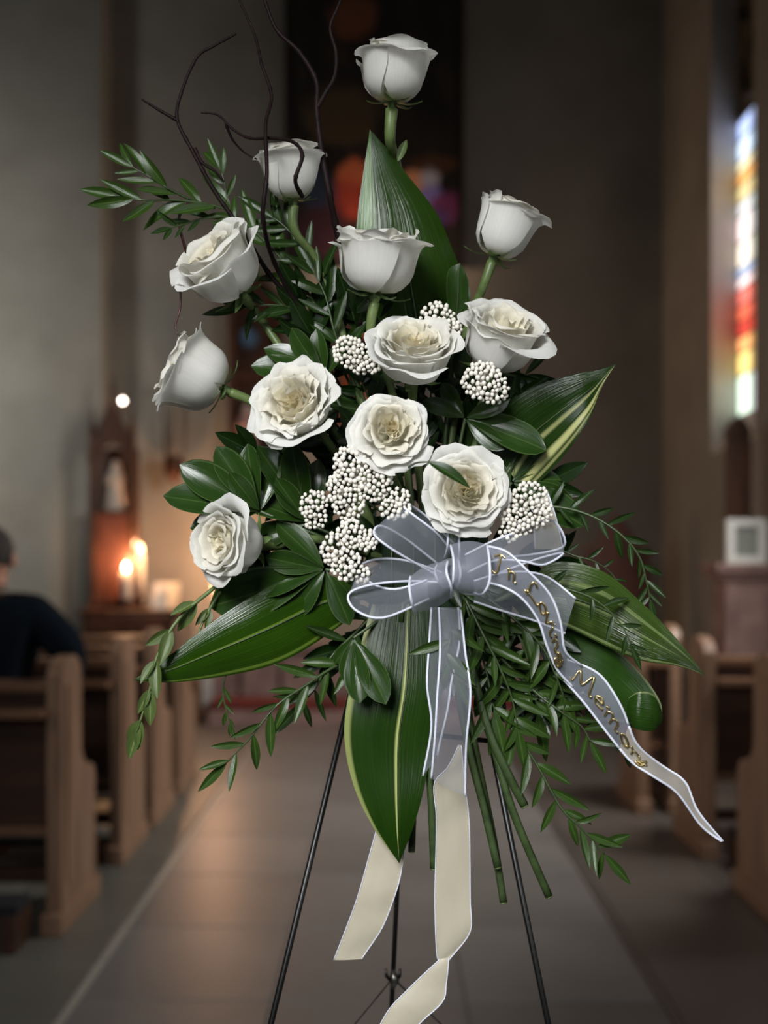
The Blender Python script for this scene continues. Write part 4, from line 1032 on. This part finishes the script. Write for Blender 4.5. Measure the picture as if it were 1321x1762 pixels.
sprig('dark ruscus sprig between the tilted rose and the wide rose', [(640, 740, 0.06), (570, 600, 0.05), (520, 540, 0.04), (470, 525, 0.03), (420, 530, 0.03)], 'ruscus_dark', 84, 12, 5, 0.1, (25, 60))
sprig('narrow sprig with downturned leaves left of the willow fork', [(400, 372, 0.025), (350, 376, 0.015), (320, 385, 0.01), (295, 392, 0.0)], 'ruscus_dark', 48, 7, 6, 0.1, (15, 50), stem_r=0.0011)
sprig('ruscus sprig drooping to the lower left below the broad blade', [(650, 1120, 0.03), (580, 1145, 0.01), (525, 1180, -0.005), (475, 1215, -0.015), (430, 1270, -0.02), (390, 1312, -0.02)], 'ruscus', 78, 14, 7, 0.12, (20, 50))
sprig('pale green clasping-leaved sprig trailing down at the far left', [(430, 960, 0.02), (370, 1010, 0.0), (310, 1062, -0.015), (272, 1125, -0.025), (258, 1185, -0.03), (240, 1245, -0.03)], 'droop', 70, 5, 8, 0.3, (10, 28), stem_mat='stem', stem_r=0.0022, pairs=True)
sprig('second pale green sprig hanging behind the lowest left rose', [(420, 980, 0.03), (378, 1020, 0.015), (352, 1065, 0.005), (335, 1105, 0.0), (318, 1130, 0.0)], 'droop', 56, 3, 9, 0.4, (10, 28), stem_mat='stem', stem_r=0.0018, pairs=True)
sprig('thin sprig hanging under the broad low blade', [(430, 1120, 0.02), (390, 1160, 0.01), (384, 1195, 0.01), (390, 1225, 0.01), (396, 1245, 0.01)], 'ruscus', 34, 6, 10, 0.4, (12, 40), stem_r=0.001)
sprig('trailing sprig arching out above the pale striped blade on the right', [(880, 880, 0.03), (950, 872, 0.01), (1010, 885, 0.0), (1062, 915, -0.01), (1098, 955, -0.015), (1112, 1000, -0.015), (1118, 1030, -0.015)], 'ruscus_dark', 56, 18, 11, 0.15, (25, 60))
sprig('fine sprig with small oval leaves beside the cream ribbon loop', [(930, 930, 0.02), (985, 955, 0.005), (1020, 965, 0.0), (1050, 985, 0.0), (1066, 1010, 0.0)], 'ruscus_dark', 36, 8, 12, 0.2, (35, 70), stem_r=0.0009)
sprig('sprig lying across the pale striped blade', [(900, 1000, 0.0), (960, 1010, -0.02), (1020, 1030, -0.03), (1065, 1070, -0.035), (1085, 1110, -0.035)], 'ruscus_dark', 52, 9, 13, 0.2, (30, 65), stem_r=0.0012)
sprig('long ruscus sprig hanging to the lower right with its tip lowest', [(820, 1160, 0.03), (870, 1240, 0.01), (920, 1310, 0.0), (965, 1390, -0.01), (1005, 1430, -0.015), (1040, 1470, -0.015)], 'ruscus', 76, 18, 14, 0.1, (25, 65))
sprig('ruscus sprig pointing right above the gold lettered tail', [(860, 1130, 0.02), (920, 1190, 0.01), (965, 1225, 0.0), (1000, 1250, 0.0), (1015, 1275, 0.0)], 'ruscus', 72, 11, 15, 0.08, (25, 60))
sprig('dense ruscus sprig under the bow beside the sheer tail', [(800, 1030, 0.02), (830, 1090, 0.005), (860, 1150, 0.0), (880, 1200, 0.0), (890, 1250, 0.0)], 'ruscus', 84, 14, 16, 0.05, (25, 60))
sprig('dense ruscus sprig under the gold lettered tail near the bow', [(840, 1030, 0.02), (890, 1070, 0.01), (930, 1110, 0.005), (955, 1160, 0.0), (970, 1200, 0.0)], 'ruscus', 78, 12, 17, 0.05, (25, 65))
sprig('small sprig of leaves crossing the sheer hanging tail', [(770, 1060, -0.02), (775, 1095, -0.035), (768, 1130, -0.04), (780, 1160, -0.04)], 'ruscus', 74, 5, 18, 0.2, (30, 60), stem_r=0.0012)
sprig('short dark sprig below the lettered tail at the right', [(900, 1150, 0.03), (960, 1180, 0.02), (1010, 1215, 0.01), (1050, 1255, 0.005), (1080, 1290, 0.005)], 'ruscus_dark', 60, 8, 19, 0.15, (20, 45))
sprig('sprig of upright leaves by the right berry cluster', [(800, 800, 0.05), (850, 740, 0.04), (880, 700, 0.03), (890, 670, 0.03), (880, 655, 0.03)], 'ruscus_dark', 92, 9, 20, 0.05, (20, 55))
ls = sprig('leafy sprig with one dark leaf lying across the biggest rose', [(690, 812, -0.02), (715, 797, -0.10), (738, 795, -0.125)], 'ruscus_dark', 50, 1, 21, 0.1, (20, 60), stem_r=0.0012, tipleaf=False)
put_leaf(ls, LM['ruscus_dark'][1], P(736, 794, D0 - 0.125), P(800, 826, D0 - 0.135) - P(736, 794, D0 - 0.125), VIEW + Vector((0.2, 0, 0.5)), 0.046)

sprig('full ruscus sprig filling the space right of the sheer tail', [(790, 1010, 0.03), (815, 1080, 0.02), (835, 1150, 0.015), (850, 1220, 0.01)], 'ruscus', 104, 13, 31, 0.02, (25, 70), flat=0.7)
sprig('full ruscus sprig under the short sheer tail', [(820, 1000, 0.03), (870, 1060, 0.025), (900, 1110, 0.02), (915, 1170, 0.02), (925, 1225, 0.02)], 'ruscus', 100, 14, 32, 0.02, (25, 70), flat=0.7)
sprig('dark ruscus sprig between hanging blade and broad low blade', [(660, 1040, 0.04), (610, 1090, 0.03), (570, 1130, 0.02), (545, 1180, 0.02), (520, 1210, 0.02)], 'ruscus_dark', 84, 11, 33, 0.05, (25, 65), flat=0.6)
sprig('dark ruscus sprig above the frilled rose left of centre', [(640, 720, 0.05), (600, 640, 0.04), (575, 570, 0.03), (560, 510, 0.03), (540, 470, 0.03)], 'ruscus_dark', 96, 11, 34, 0.05, (20, 60), flat=0.6)
sprig('dark sprig behind the rose under the tilting rose', [(760, 760, 0.05), (800, 690, 0.04), (840, 650, 0.03), (880, 640, 0.03), (905, 645, 0.03)], 'ruscus_dark', 86, 9, 35, 0.05, (25, 65), flat=0.6)

lf = sprig('small pale leaflet beside the stem of the topmost rose', [(684, 300, 0.045), (684, 285, 0.04), (685, 276, 0.035)], 'droop', 20, 1, 36, 0.4, (10, 20), stem_r=0.0012, tipleaf=False)
put_leaf(lf, LM['droop'][0], P(684, 278, D0 + 0.03), P(699, 241, D0 + 0.03) - P(684, 278, D0 + 0.03), VIEW, 0.026)

# broad-leaved rosettes
def rosette(label, c, leaves, seed, kind='broad'):
    rnd = random.Random(seed); p0 = P(c[0], c[1], D0 + c[2])
    root = empty('broad_leaf_sprig', p0, label, 'sprig', 'broad leaved sprigs of the arrangement')
    tube('stem', [p0, p0.lerp(CORE, 0.5) + Vector((0, 0.02, 0)), CORE], [0.0018, 0.0022, 0.0024], M['stem_dark'], root, 6)
    for (x, y, dd) in leaves:
        q = P(x, y, D0 + dd); d = q - p0
        n = VIEW + Vector((rnd.uniform(-0.5, 0.5), 0, rnd.uniform(-0.2, 0.8)))
        put_leaf(root, rnd.choice(LM[kind]), p0 + d * 0.04, d, n, d.length)
rosette('fan of broad glossy leaves above the lowest left rose', (448, 880, 0.0), [(288, 850, -0.02), (316, 800, -0.02), (375, 772, -0.01), (418, 768, 0.0), (330, 905, 0.0), (470, 790, 0.01), (400, 820, -0.03)], 1)
rosette('second fan of broad dark leaves between berry cluster and lowest left rose', (530, 900, 0.02), [(450, 770, 0.0), (500, 768, 0.0), (420, 850, 0.0), (430, 930, 0.02), (480, 830, -0.01), (545, 800, 0.0)], 2)
rosette('broad dusky leaves above the frilled rose left of centre', (560, 650, 0.02), [(440, 622, 0.0), (468, 590, 0.0), (500, 572, 0.0), (540, 575, 0.0), (480, 640, 0.0), (590, 590, 0.01)], 3)
rosette('hanging bunch of oblong leaves below the bow on the left', (608, 1098, 0.0), [(592, 1170, -0.01), (618, 1205, -0.02), (662, 1206, -0.02), (640, 1150, -0.01), (575, 1140, 0.0)], 4)
rosette('broad dark leaves behind the right berry cluster', (880, 830, 0.03), [(950, 770, 0.03), (975, 815, 0.02), (985, 870, 0.02), (930, 760, 0.03), (850, 770, 0.03), (1000, 900, 0.01)], 5)
rosette('broad dark leaves below the lowest left rose', (560, 980, 0.01), [(440, 1010, 0.0), (460, 960, 0.0), (500, 1060, 0.0), (600, 1070, 0.0), (365, 1042, 0.0), (480, 900, 0.01)], 6)
rosette('leaves peeping out right of the middle roses', (800, 720, 0.02), [(905, 745, 0.0), (935, 770, 0.0), (760, 660, 0.02), (870, 690, 0.0), (860, 770, 0.0), (730, 690, 0.02)], 7)

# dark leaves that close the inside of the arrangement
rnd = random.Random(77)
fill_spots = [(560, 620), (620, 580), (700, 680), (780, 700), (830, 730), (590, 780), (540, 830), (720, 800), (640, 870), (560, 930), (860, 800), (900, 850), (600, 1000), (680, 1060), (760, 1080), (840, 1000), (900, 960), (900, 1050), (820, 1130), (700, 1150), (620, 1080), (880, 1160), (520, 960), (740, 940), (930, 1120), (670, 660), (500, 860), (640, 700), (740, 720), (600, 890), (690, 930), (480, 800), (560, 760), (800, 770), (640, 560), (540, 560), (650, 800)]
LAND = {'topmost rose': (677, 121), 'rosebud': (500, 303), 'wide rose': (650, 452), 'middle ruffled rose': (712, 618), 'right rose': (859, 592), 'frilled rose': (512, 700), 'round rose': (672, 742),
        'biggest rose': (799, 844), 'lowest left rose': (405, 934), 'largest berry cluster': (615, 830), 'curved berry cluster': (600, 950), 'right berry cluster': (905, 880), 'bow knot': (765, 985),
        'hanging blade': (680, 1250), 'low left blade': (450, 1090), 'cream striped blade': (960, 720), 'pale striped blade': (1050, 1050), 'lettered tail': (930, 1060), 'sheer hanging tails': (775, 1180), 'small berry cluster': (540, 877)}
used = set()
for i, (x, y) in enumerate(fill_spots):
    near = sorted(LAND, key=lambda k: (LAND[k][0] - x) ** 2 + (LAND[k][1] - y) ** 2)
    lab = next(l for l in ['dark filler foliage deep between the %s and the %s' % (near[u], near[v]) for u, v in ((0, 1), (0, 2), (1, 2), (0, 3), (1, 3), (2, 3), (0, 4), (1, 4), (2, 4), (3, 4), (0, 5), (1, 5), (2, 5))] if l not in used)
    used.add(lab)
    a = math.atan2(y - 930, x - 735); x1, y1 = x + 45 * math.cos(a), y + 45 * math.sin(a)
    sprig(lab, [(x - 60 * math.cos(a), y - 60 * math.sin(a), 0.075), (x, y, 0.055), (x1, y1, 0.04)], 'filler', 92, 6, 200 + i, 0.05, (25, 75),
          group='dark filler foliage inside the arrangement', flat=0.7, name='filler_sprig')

# ---- berry-like flower heads
def icos():
    bm = bmesh.new(); bmesh.ops.create_icosphere(bm, subdivisions=1, radius=1.0)
    v = [p.co.copy() for p in bm.verts]; f = [tuple(q.index for q in fc.verts) for fc in bm.faces]; bm.free(); return v, f
IV, IF = icos()
def berries(label, blobs, dd, seed, r_px=4.5, gap=7.9):
    rnd = random.Random(seed); V, Fc, stalks = [], [], []
    cx = sum(b[0] for b in blobs) / len(blobs); cy = sum(b[1] for b in blobs) / len(blobs)
    root0 = P(cx, cy + 10, D0 + dd + 0.04)
    root = empty('berry_flower_head', root0, label, 'flower cluster', 'white berry-like flower clusters')
    pts = []
    for (bx_, by_, br) in blobs:
        n = 0; br *= 1.1
        for _ in range(1500):
            a, q = rnd.uniform(0, 6.28), math.sqrt(rnd.random()) * br
            x, y = bx_ + q * math.cos(a), by_ + q * math.sin(a)
            h = math.sqrt(max(0, 1 - (q / br) ** 2)) * br * 0.55
            g_ = gap * (1.0 - 0.22 * (q / br) ** 2)
            if all((x - o[0]) ** 2 + (y - o[1]) ** 2 + 0.25 * (h - o[2]) ** 2 > g_ * g_ for o in pts):
                pts.append((x, y, h)); n += 1
        bc = P(bx_, by_, D0 + dd + 0.012)
        for k in range(7):
            a = k * 0.9 + rnd.random(); e = P(bx_ + br * 0.7 * math.cos(a), by_ + br * 0.7 * math.sin(a), D0 + dd - br * 0.3 * D0 / F)
            stalks.append(([root0, bc, e], [0.0014, 0.0011, 0.0007]))
    for (x, y, h) in pts:
        p = P(x, y, D0 + dd - h * D0 / F); r = r_px * rnd.uniform(0.82, 1.12) * D0 / F
        v0 = len(V); st = Vector((rnd.uniform(0.9, 1.1), rnd.uniform(0.9, 1.1), rnd.uniform(0.9, 1.25)))
        V += [p + Vector((q.x * st.x, q.y * st.y, q.z * st.z)) * r for q in IV]; Fc += [tuple(v0 + k for k in f) for f in IF]
    b = mesh_obj('berries', V, Fc, M['berry'], root); b['kind'] = 'stuff'
    tubes('stalks', stalks, M['stem_dark'], root, 5)
berries('largest white berry cluster left of the bow, below the round rose', [(612, 800, 34), (640, 828, 30), (596, 840, 30), (600, 868, 24)], -0.055, 1)
berries('small loose berry cluster touching the top of the bow', [(686, 858, 16), (672, 876, 16), (692, 876, 12)], -0.06, 2)
berries('small round berry cluster left of the largest one', [(540, 868, 22), (542, 890, 18)], -0.03, 3)
berries('curved berry cluster beside the left loop of the bow', [(604, 918, 22), (580, 945, 26), (596, 972, 24), (632, 930, 16), (618, 988, 15)], -0.055, 4)
berries('berry cluster at the right between biggest rose and cream ribbon', [(912, 860, 28), (895, 888, 30), (925, 880, 22), (878, 912, 18)], -0.05, 5)
berries('berry cluster under the right hand rose, above the striped blade', [(830, 655, 30), (848, 668, 24), (812, 656, 18)], -0.03, 6)
berries('berry cluster half hidden behind the full middle rose', [(752, 552, 28), (772, 568, 20)], 0.0, 7)
berries('berry cluster left of the full middle rose', [(600, 606, 24), (622, 618, 22), (640, 626, 14)], -0.01, 8)

# ---- willow twigs
def twig(label, runs, r=0.0022, red=False):
    r *= 1.25
    paths = []
    root = empty('willow_twig', P(*runs[0][0][:2], D0 + runs[0][0][2]), label, 'twig', 'curly dark willow twigs')
    for q, pts in enumerate(runs):
        n = 10 * len(pts); path = px3(pts, n); rr = r * (1.0 if q == 0 else 0.7)
        rad = [rr * (1.1 - 0.65 * i / n) * (1.25 if i % 9 == 4 else 1.0) for i in range(n)]
        tube('branch' if q else 'stem', path, rad, M['twig_red'] if red else M['twig'], root, 6)
twig('forked willow twig arching out at the far left', [[(560, 640, 0.06), (510, 530, 0.04), (462, 470, 0.03), (415, 395, 0.02), (370, 330, 0.015), (330, 258, 0.01), (305, 205, 0.01), (312, 160, 0.01), (338, 100, 0.01), (370, 78, 0.01), (406, 58, 0.01)],
      [(305, 207, 0.01), (275, 190, 0.008), (244, 171, 0.005)], [(335, 255, 0.01), (348, 280, 0.01), (370, 295, 0.01), (385, 312, 0.0)]])
twig('slender willow twig rising past the left side of the rosebud', [[(560, 600, 0.05), (480, 470, 0.0), (453, 380, -0.06), (459, 300, -0.07), (457, 215, -0.05), (467, 165, -0.03), (450, 110, -0.02), (438, 60, -0.01), (408, -8, -0.01)]], 0.0019)
twig('thick willow twig forking above the rosebud on its right', [[(620, 560, 0.05), (580, 400, 0.02), (566, 330, 0.0), (552, 250, 0.0), (545, 190, 0.0), (544, 140, 0.0), (515, 90, 0.0), (475, 50, 0.0), (452, -10, 0.0)],
      [(546, 185, 0.0), (560, 160, 0.0), (576, 130, 0.0), (578, 90, 0.0), (568, 48, 0.0), (580, 15, 0.0), (590, -12, 0.0)]], 0.0030)
twig('looping willow twig lying over the rosebud', [[(520, 338, -0.055), (508, 310, -0.085), (520, 268, -0.085), (505, 245, -0.07), (470, 238, -0.05), (430, 238, -0.03), (400, 222, -0.02), (375, 198, -0.02), (346, 194, -0.02)],
      [(388, 212, -0.02), (400, 240, -0.01), (420, 262, 0.0), (442, 274, 0.0)]], 0.0017)
twig('thin reddish twig hanging behind the tilted left rose', [[(330, 345, 0.02), (308, 375, 0.02), (318, 425, 0.03), (330, 460, 0.04), (312, 490, 0.03), (310, 530, 0.02), (302, 560, 0.02), (306, 578, 0.02)]], 0.0014, True)

# ---- cut stem ends below the bow
def cut(label, pts, r=0.0036, mat='stem_dark'):
    path = px3(pts, 16)
    o = empty('cut_stem', path[0], label, 'stem', 'cut stem ends below the bow')
    tube('stem', path, r, M[mat], o, 8)
    e = path[-1]; d = (path[-1] - path[-2]).normalized()
    tube('cut_end', [e, e + d * 0.0015], [r * 1.02, r * 0.9], M['stem'], o, 8)
cut('cut stem end touching the left edge of the cream tail', [(740, 1080, 0.03), (735, 1250, 0.02), (742, 1380, 0.012), (746, 1494, 0.01)], 0.0040)
cut("shortest cut stem end just right of the hanging blade's tip", [(730, 1090, 0.04), (715, 1300, 0.035), (708, 1464, 0.03)], 0.0038)
cut('cut stem end just right of the cream tail', [(770, 1090, 0.03), (805, 1280, 0.02), (835, 1400, 0.015), (856, 1492, 0.01)], 0.0042)
cut('lowest cut stem end between the cream tail and the easel leg', [(780, 1090, 0.035), (820, 1300, 0.03), (848, 1440, 0.025), (866, 1552, 0.02)], 0.0040)
cut('long cut stem end crossing outside the right easel leg', [(790, 1080, 0.02), (840, 1250, 0.01), (880, 1390, 0.0), (944, 1542, 0.0)], 0.0042)
cut('short thick cut stem end beside the hanging right sprig', [(800, 1100, 0.02), (835, 1240, 0.005), (868, 1320, 0.0), (902, 1386, 0.0)], 0.0046)

# ---- the organza bow
bow = empty('ribbon_bow', P(765, 985, D0 - 0.03), 'sheer white organza bow with wired edges and long tails, gold lettering', 'bow')
def ribbon(name, A, B, mat='organza', n=30, crown=0.0, wave=0.0, waves=2, edge=0.0013, seed=0, edges=(0, -1)):
    s = Strip(A, B, n, 9, crown, 0, wave, waves, seed)
    o = s.obj(name, M[mat], bow)
    for j in edges: tube('wired_edge', [p + Vector((0, -0.0004, 0)) for p in s.edge(j)], edge, M['wire_edge'], o, 6)
    return s, o
# upper left loop
ribbon('loop', [(752, 990, -0.03), (702, 962, -0.06), (664, 938, -0.075), (643, 918, -0.07), (655, 905, -0.055), (695, 925, -0.03), (755, 972, -0.01)],
       [(778, 950, -0.03), (752, 918, -0.055), (716, 890, -0.065), (692, 870, -0.06), (700, 866, -0.05), (735, 890, -0.03), (785, 940, -0.01)], 'organza_thin')
ribbon('loop', [(765, 960, -0.025), (770, 938, -0.05), (766, 905, -0.05), (735, 890, -0.03)], [(790, 962, -0.025), (790, 940, -0.045), (786, 905, -0.045), (760, 880, -0.025)], 'organza_thin', 20)
# left loop, seen open
ribbon('loop', [(760, 985, -0.02), (700, 965, -0.02), (650, 962, -0.03), (620, 975, -0.04), (636, 1002, -0.055), (680, 1014, -0.06), (735, 998, -0.05)],
       [(762, 1003, -0.03), (705, 1000, -0.055), (640, 1006, -0.07), (600, 1022, -0.08), (612, 1050, -0.085), (660, 1063, -0.085), (738, 1030, -0.06)], 'organza_thin')
# front barrel loops
ribbon('loop', [(706, 992, -0.085), (704, 1010, -0.105), (708, 1035, -0.105), (714, 1053, -0.09)], [(770, 966, -0.085), (768, 985, -0.11), (776, 1010, -0.11), (776, 1028, -0.09)], 'organza', 16, 0.10)
ribbon('loop', [(775, 938, -0.075), (780, 962, -0.105), (780, 990, -0.11), (778, 1008, -0.10), (772, 1010, -0.07)], [(838, 938, -0.075), (842, 965, -0.105), (842, 1000, -0.11), (830, 1022, -0.10), (815, 1020, -0.07)], 'organza', 18, 0.12)
ribbon('knot', [(752, 972, -0.05), (748, 985, -0.085), (756, 1004, -0.08), (765, 1010, -0.05)], [(788, 962, -0.05), (792, 985, -0.09), (790, 1002, -0.085), (785, 1012, -0.05)], 'organza', 12, 0.15)
# right loop with its open mouth
ribbon('loop', [(800, 955, -0.04), (850, 930, -0.055), (900, 912, -0.05), (950, 896, -0.04), (972, 935, -0.03), (940, 950, -0.02), (860, 960, -0.02)],
       [(805, 985, -0.04), (850, 965, -0.06), (895, 965, -0.07), (935, 972, -0.06), (969, 952, -0.045), (930, 960, -0.03), (860, 985, -0.02)], 'organza_thin')
ribbon('cream_fold', [(915, 870, 0.015), (918, 905, 0.01), (920, 945, 0.01)], [(942, 848, 0.01), (956, 890, 0.005), (968, 944, 0.005)], 'cream_ribbon', 12, 0.05, edge=0.0008)
ribbon('short_tail', [(815, 1000, -0.04), (870, 985, -0.03), (935, 990, -0.02), (990, 1030, -0.03)], [(815, 1035, -0.04), (860, 1050, -0.03), (925, 1070, -0.02), (972, 1090, -0.03)], 'organza_thin', 18, 0.05)
# gold lettered tail: arch over the side, then out to the lower right
sA, oA = ribbon('lettered_tail', [(838, 1002, -0.085), (870, 1012, -0.09), (900, 1032, -0.09), (926, 1068, -0.085), (940, 1110, -0.08), (958, 1152, -0.07), (985, 1182, -0.06)],
       [(840, 940, -0.085), (872, 950, -0.095), (905, 980, -0.10), (945, 1022, -0.095), (964, 1070, -0.09), (972, 1120, -0.08), (1000, 1145, -0.065)], 'organza', 34, 0.05)
TA = [(970, 1170, -0.06), (1005, 1210, -0.06), (1045, 1262, -0.06), (1085, 1310, -0.06), (1122, 1335, -0.065), (1165, 1365, -0.06), (1205, 1420, -0.05), (1240, 1447, -0.05)]
TB = [(975, 1135, -0.06), (1030, 1160, -0.065), (1068, 1215, -0.07), (1095, 1280, -0.06), (1140, 1318, -0.045), (1178, 1345, -0.05), (1200, 1395, -0.05), (1242, 1446, -0.05)]
ta, tb_ = cr(TA, 57), cr(TB, 57)
_, oB = ribbon('lettered_tail', ta[:21:2], tb_[:21:2], 'organza', 22, 0.06)
ribbon('tail_end', ta[20::3] + [ta[-1]], tb_[20::3] + [tb_[-1]], 'cream_sheer', 34, 0.06)
sB = Strip(TA, TB, 40, 9, 0.06)
# sheer tails hanging straight down
ribbon('hanging_tail', [(742, 1045, -0.03), (738, 1110, -0.035), (735, 1180, -0.04), (742, 1250, -0.035), (728, 1335, -0.03)], [(788, 1045, -0.03), (790, 1110, -0.03), (775, 1180, -0.035), (768, 1230, -0.035), (752, 1300, -0.03)], 'organza_thin', 26, 0.06, 0.002)
ribbon('hanging_tail', [(755, 1045, -0.035), (757, 1120, -0.045), (752, 1200, -0.05), (748, 1270, -0.045), (742, 1340, -0.035)], [(792, 1050, -0.035), (800, 1120, -0.045), (809, 1190, -0.05), (802, 1280, -0.045), (800, 1370, -0.03)], 'organza_thin', 26, 0.06, 0.002)
# cream satin tails
ribbon('cream_tail', [(789, 1282, -0.015), (770, 1320, -0.012), (747, 1348, -0.01), (750, 1400, -0.005), (750, 1450, 0.0), (748, 1550, 0.0), (751, 1640, 0.0), (758, 1655, 0.0)], [(793, 1282, -0.015), (797, 1320, -0.012), (801, 1360, -0.01), (806, 1400, -0.005), (808, 1450, 0.0), (809, 1550, 0.0), (808, 1605, 0.0), (772, 1652, 0.0)], 'cream_ribbon', 34, 0.03, 0.0015, 4, 0.0006)
ribbon('cream_tail', [(757, 1650, 0.0), (735, 1670, -0.004), (700, 1704, -0.01), (668, 1738, -0.015), (640, 1790, -0.02)], [(772, 1648, 0.0), (768, 1690, -0.004), (762, 1722, -0.01), (725, 1758, -0.015), (690, 1800, -0.02)], 'cream_ribbon', 20, 0.06, 0.001, 2, 0.0006)
ribbon('cream_tail', [(655, 1400, 0.03), (638, 1462, 0.025), (616, 1540, 0.02), (598, 1590, 0.02), (574, 1652, 0.02)], [(705, 1380, 0.03), (692, 1490, 0.025), (676, 1550, 0.02), (655, 1600, 0.02), (622, 1650, 0.02)], 'cream_ribbon', 26, 0.05, 0.001, 3, 0.0006)

# gold script on the tail
ELL = lambda cx, cy, rx, ry: [(cx + rx * math.cos(a), cy + ry * math.sin(a)) for a in [k * PI / 6 for k in range(13)]]
GLY = {'I': ([[(-.05, .85), (.2, 1), (.4, .92)], [(.22, .98), (.14, .4), (.05, .03), (-.12, .12)]], .5), 'n': ([[(0, .45), (.1, .5), (.08, 0)], [(.08, .3), (.25, .5), (.35, .42), (.33, .05), (.45, .08)]], .52),
       'L': ([[(.42, .85), (.34, 1), (.22, .8), (.14, .1), (.0, .06), (.1, .16), (.5, .0), (.6, .1)]], .62), 'o': ([ELL(.2, .25, .17, .25)], .46), 'v': ([[(0, .5), (.14, 0), (.32, .5), (.42, .45)]], .44),
       'i': ([[(.05, .5), (.06, .05), (.2, .06)], [(.06, .68), (.08, .74)]], .26), 'g': ([ELL(.18, .28, .16, .22), [(.34, .5), (.33, -.25), (.15, -.38), (.02, -.2), (.4, .1)]], .48),
       'M': ([[(-.1, .1), (.02, .0), (.14, .95), (.3, .15), (.52, 1), (.6, .05), (.72, .06)]], .78), 'e': ([[(.02, .22), (.3, .3), (.2, .5), (.04, .3), (.12, .02), (.36, .12)]], .42),
       'm': ([[(0, .45), (.08, .5), (.06, 0)], [(.06, .3), (.2, .5), (.28, .4), (.27, 0)], [(.27, .3), (.42, .5), (.5, .4), (.49, .05), (.6, .08)]], .68), 'r': ([[(0, .5), (.08, .46), (.08, 0)], [(.08, .3), (.2, .5), (.32, .44)]], .36),
       'y': ([[(0, .5), (.1, .08), (.28, .5)], [(.28, .5), (.2, -.25), (.04, -.36), (-.04, -.2), (.36, .1)]], .44), ' ': ([], .35)}
def script(s, text, v0, v1, u0, u1, parent):
    w = sum(GLY[c][1] for c in text); x = 0; runs = []
    for c in text:
        st, ad = GLY[c]
        for line_ in st:
            pts = cr(line_, 5 * len(line_)) if len(line_) > 2 else line_
            runs.append(([s.at(u0 + (u1 - u0) * py, v0 + (v1 - v0) * (x + px_) / w, 0.0018) for px_, py in pts], 0.0013))
        x += ad
    return tubes('gold_lettering', runs, M['gold'], parent, 5)
script(sA, 'In Loving', 0.08, 0.86, 0.30, 0.86, oA)
script(sB, 'Memory', 0.05, 0.52, 0.30, 0.84, oB)
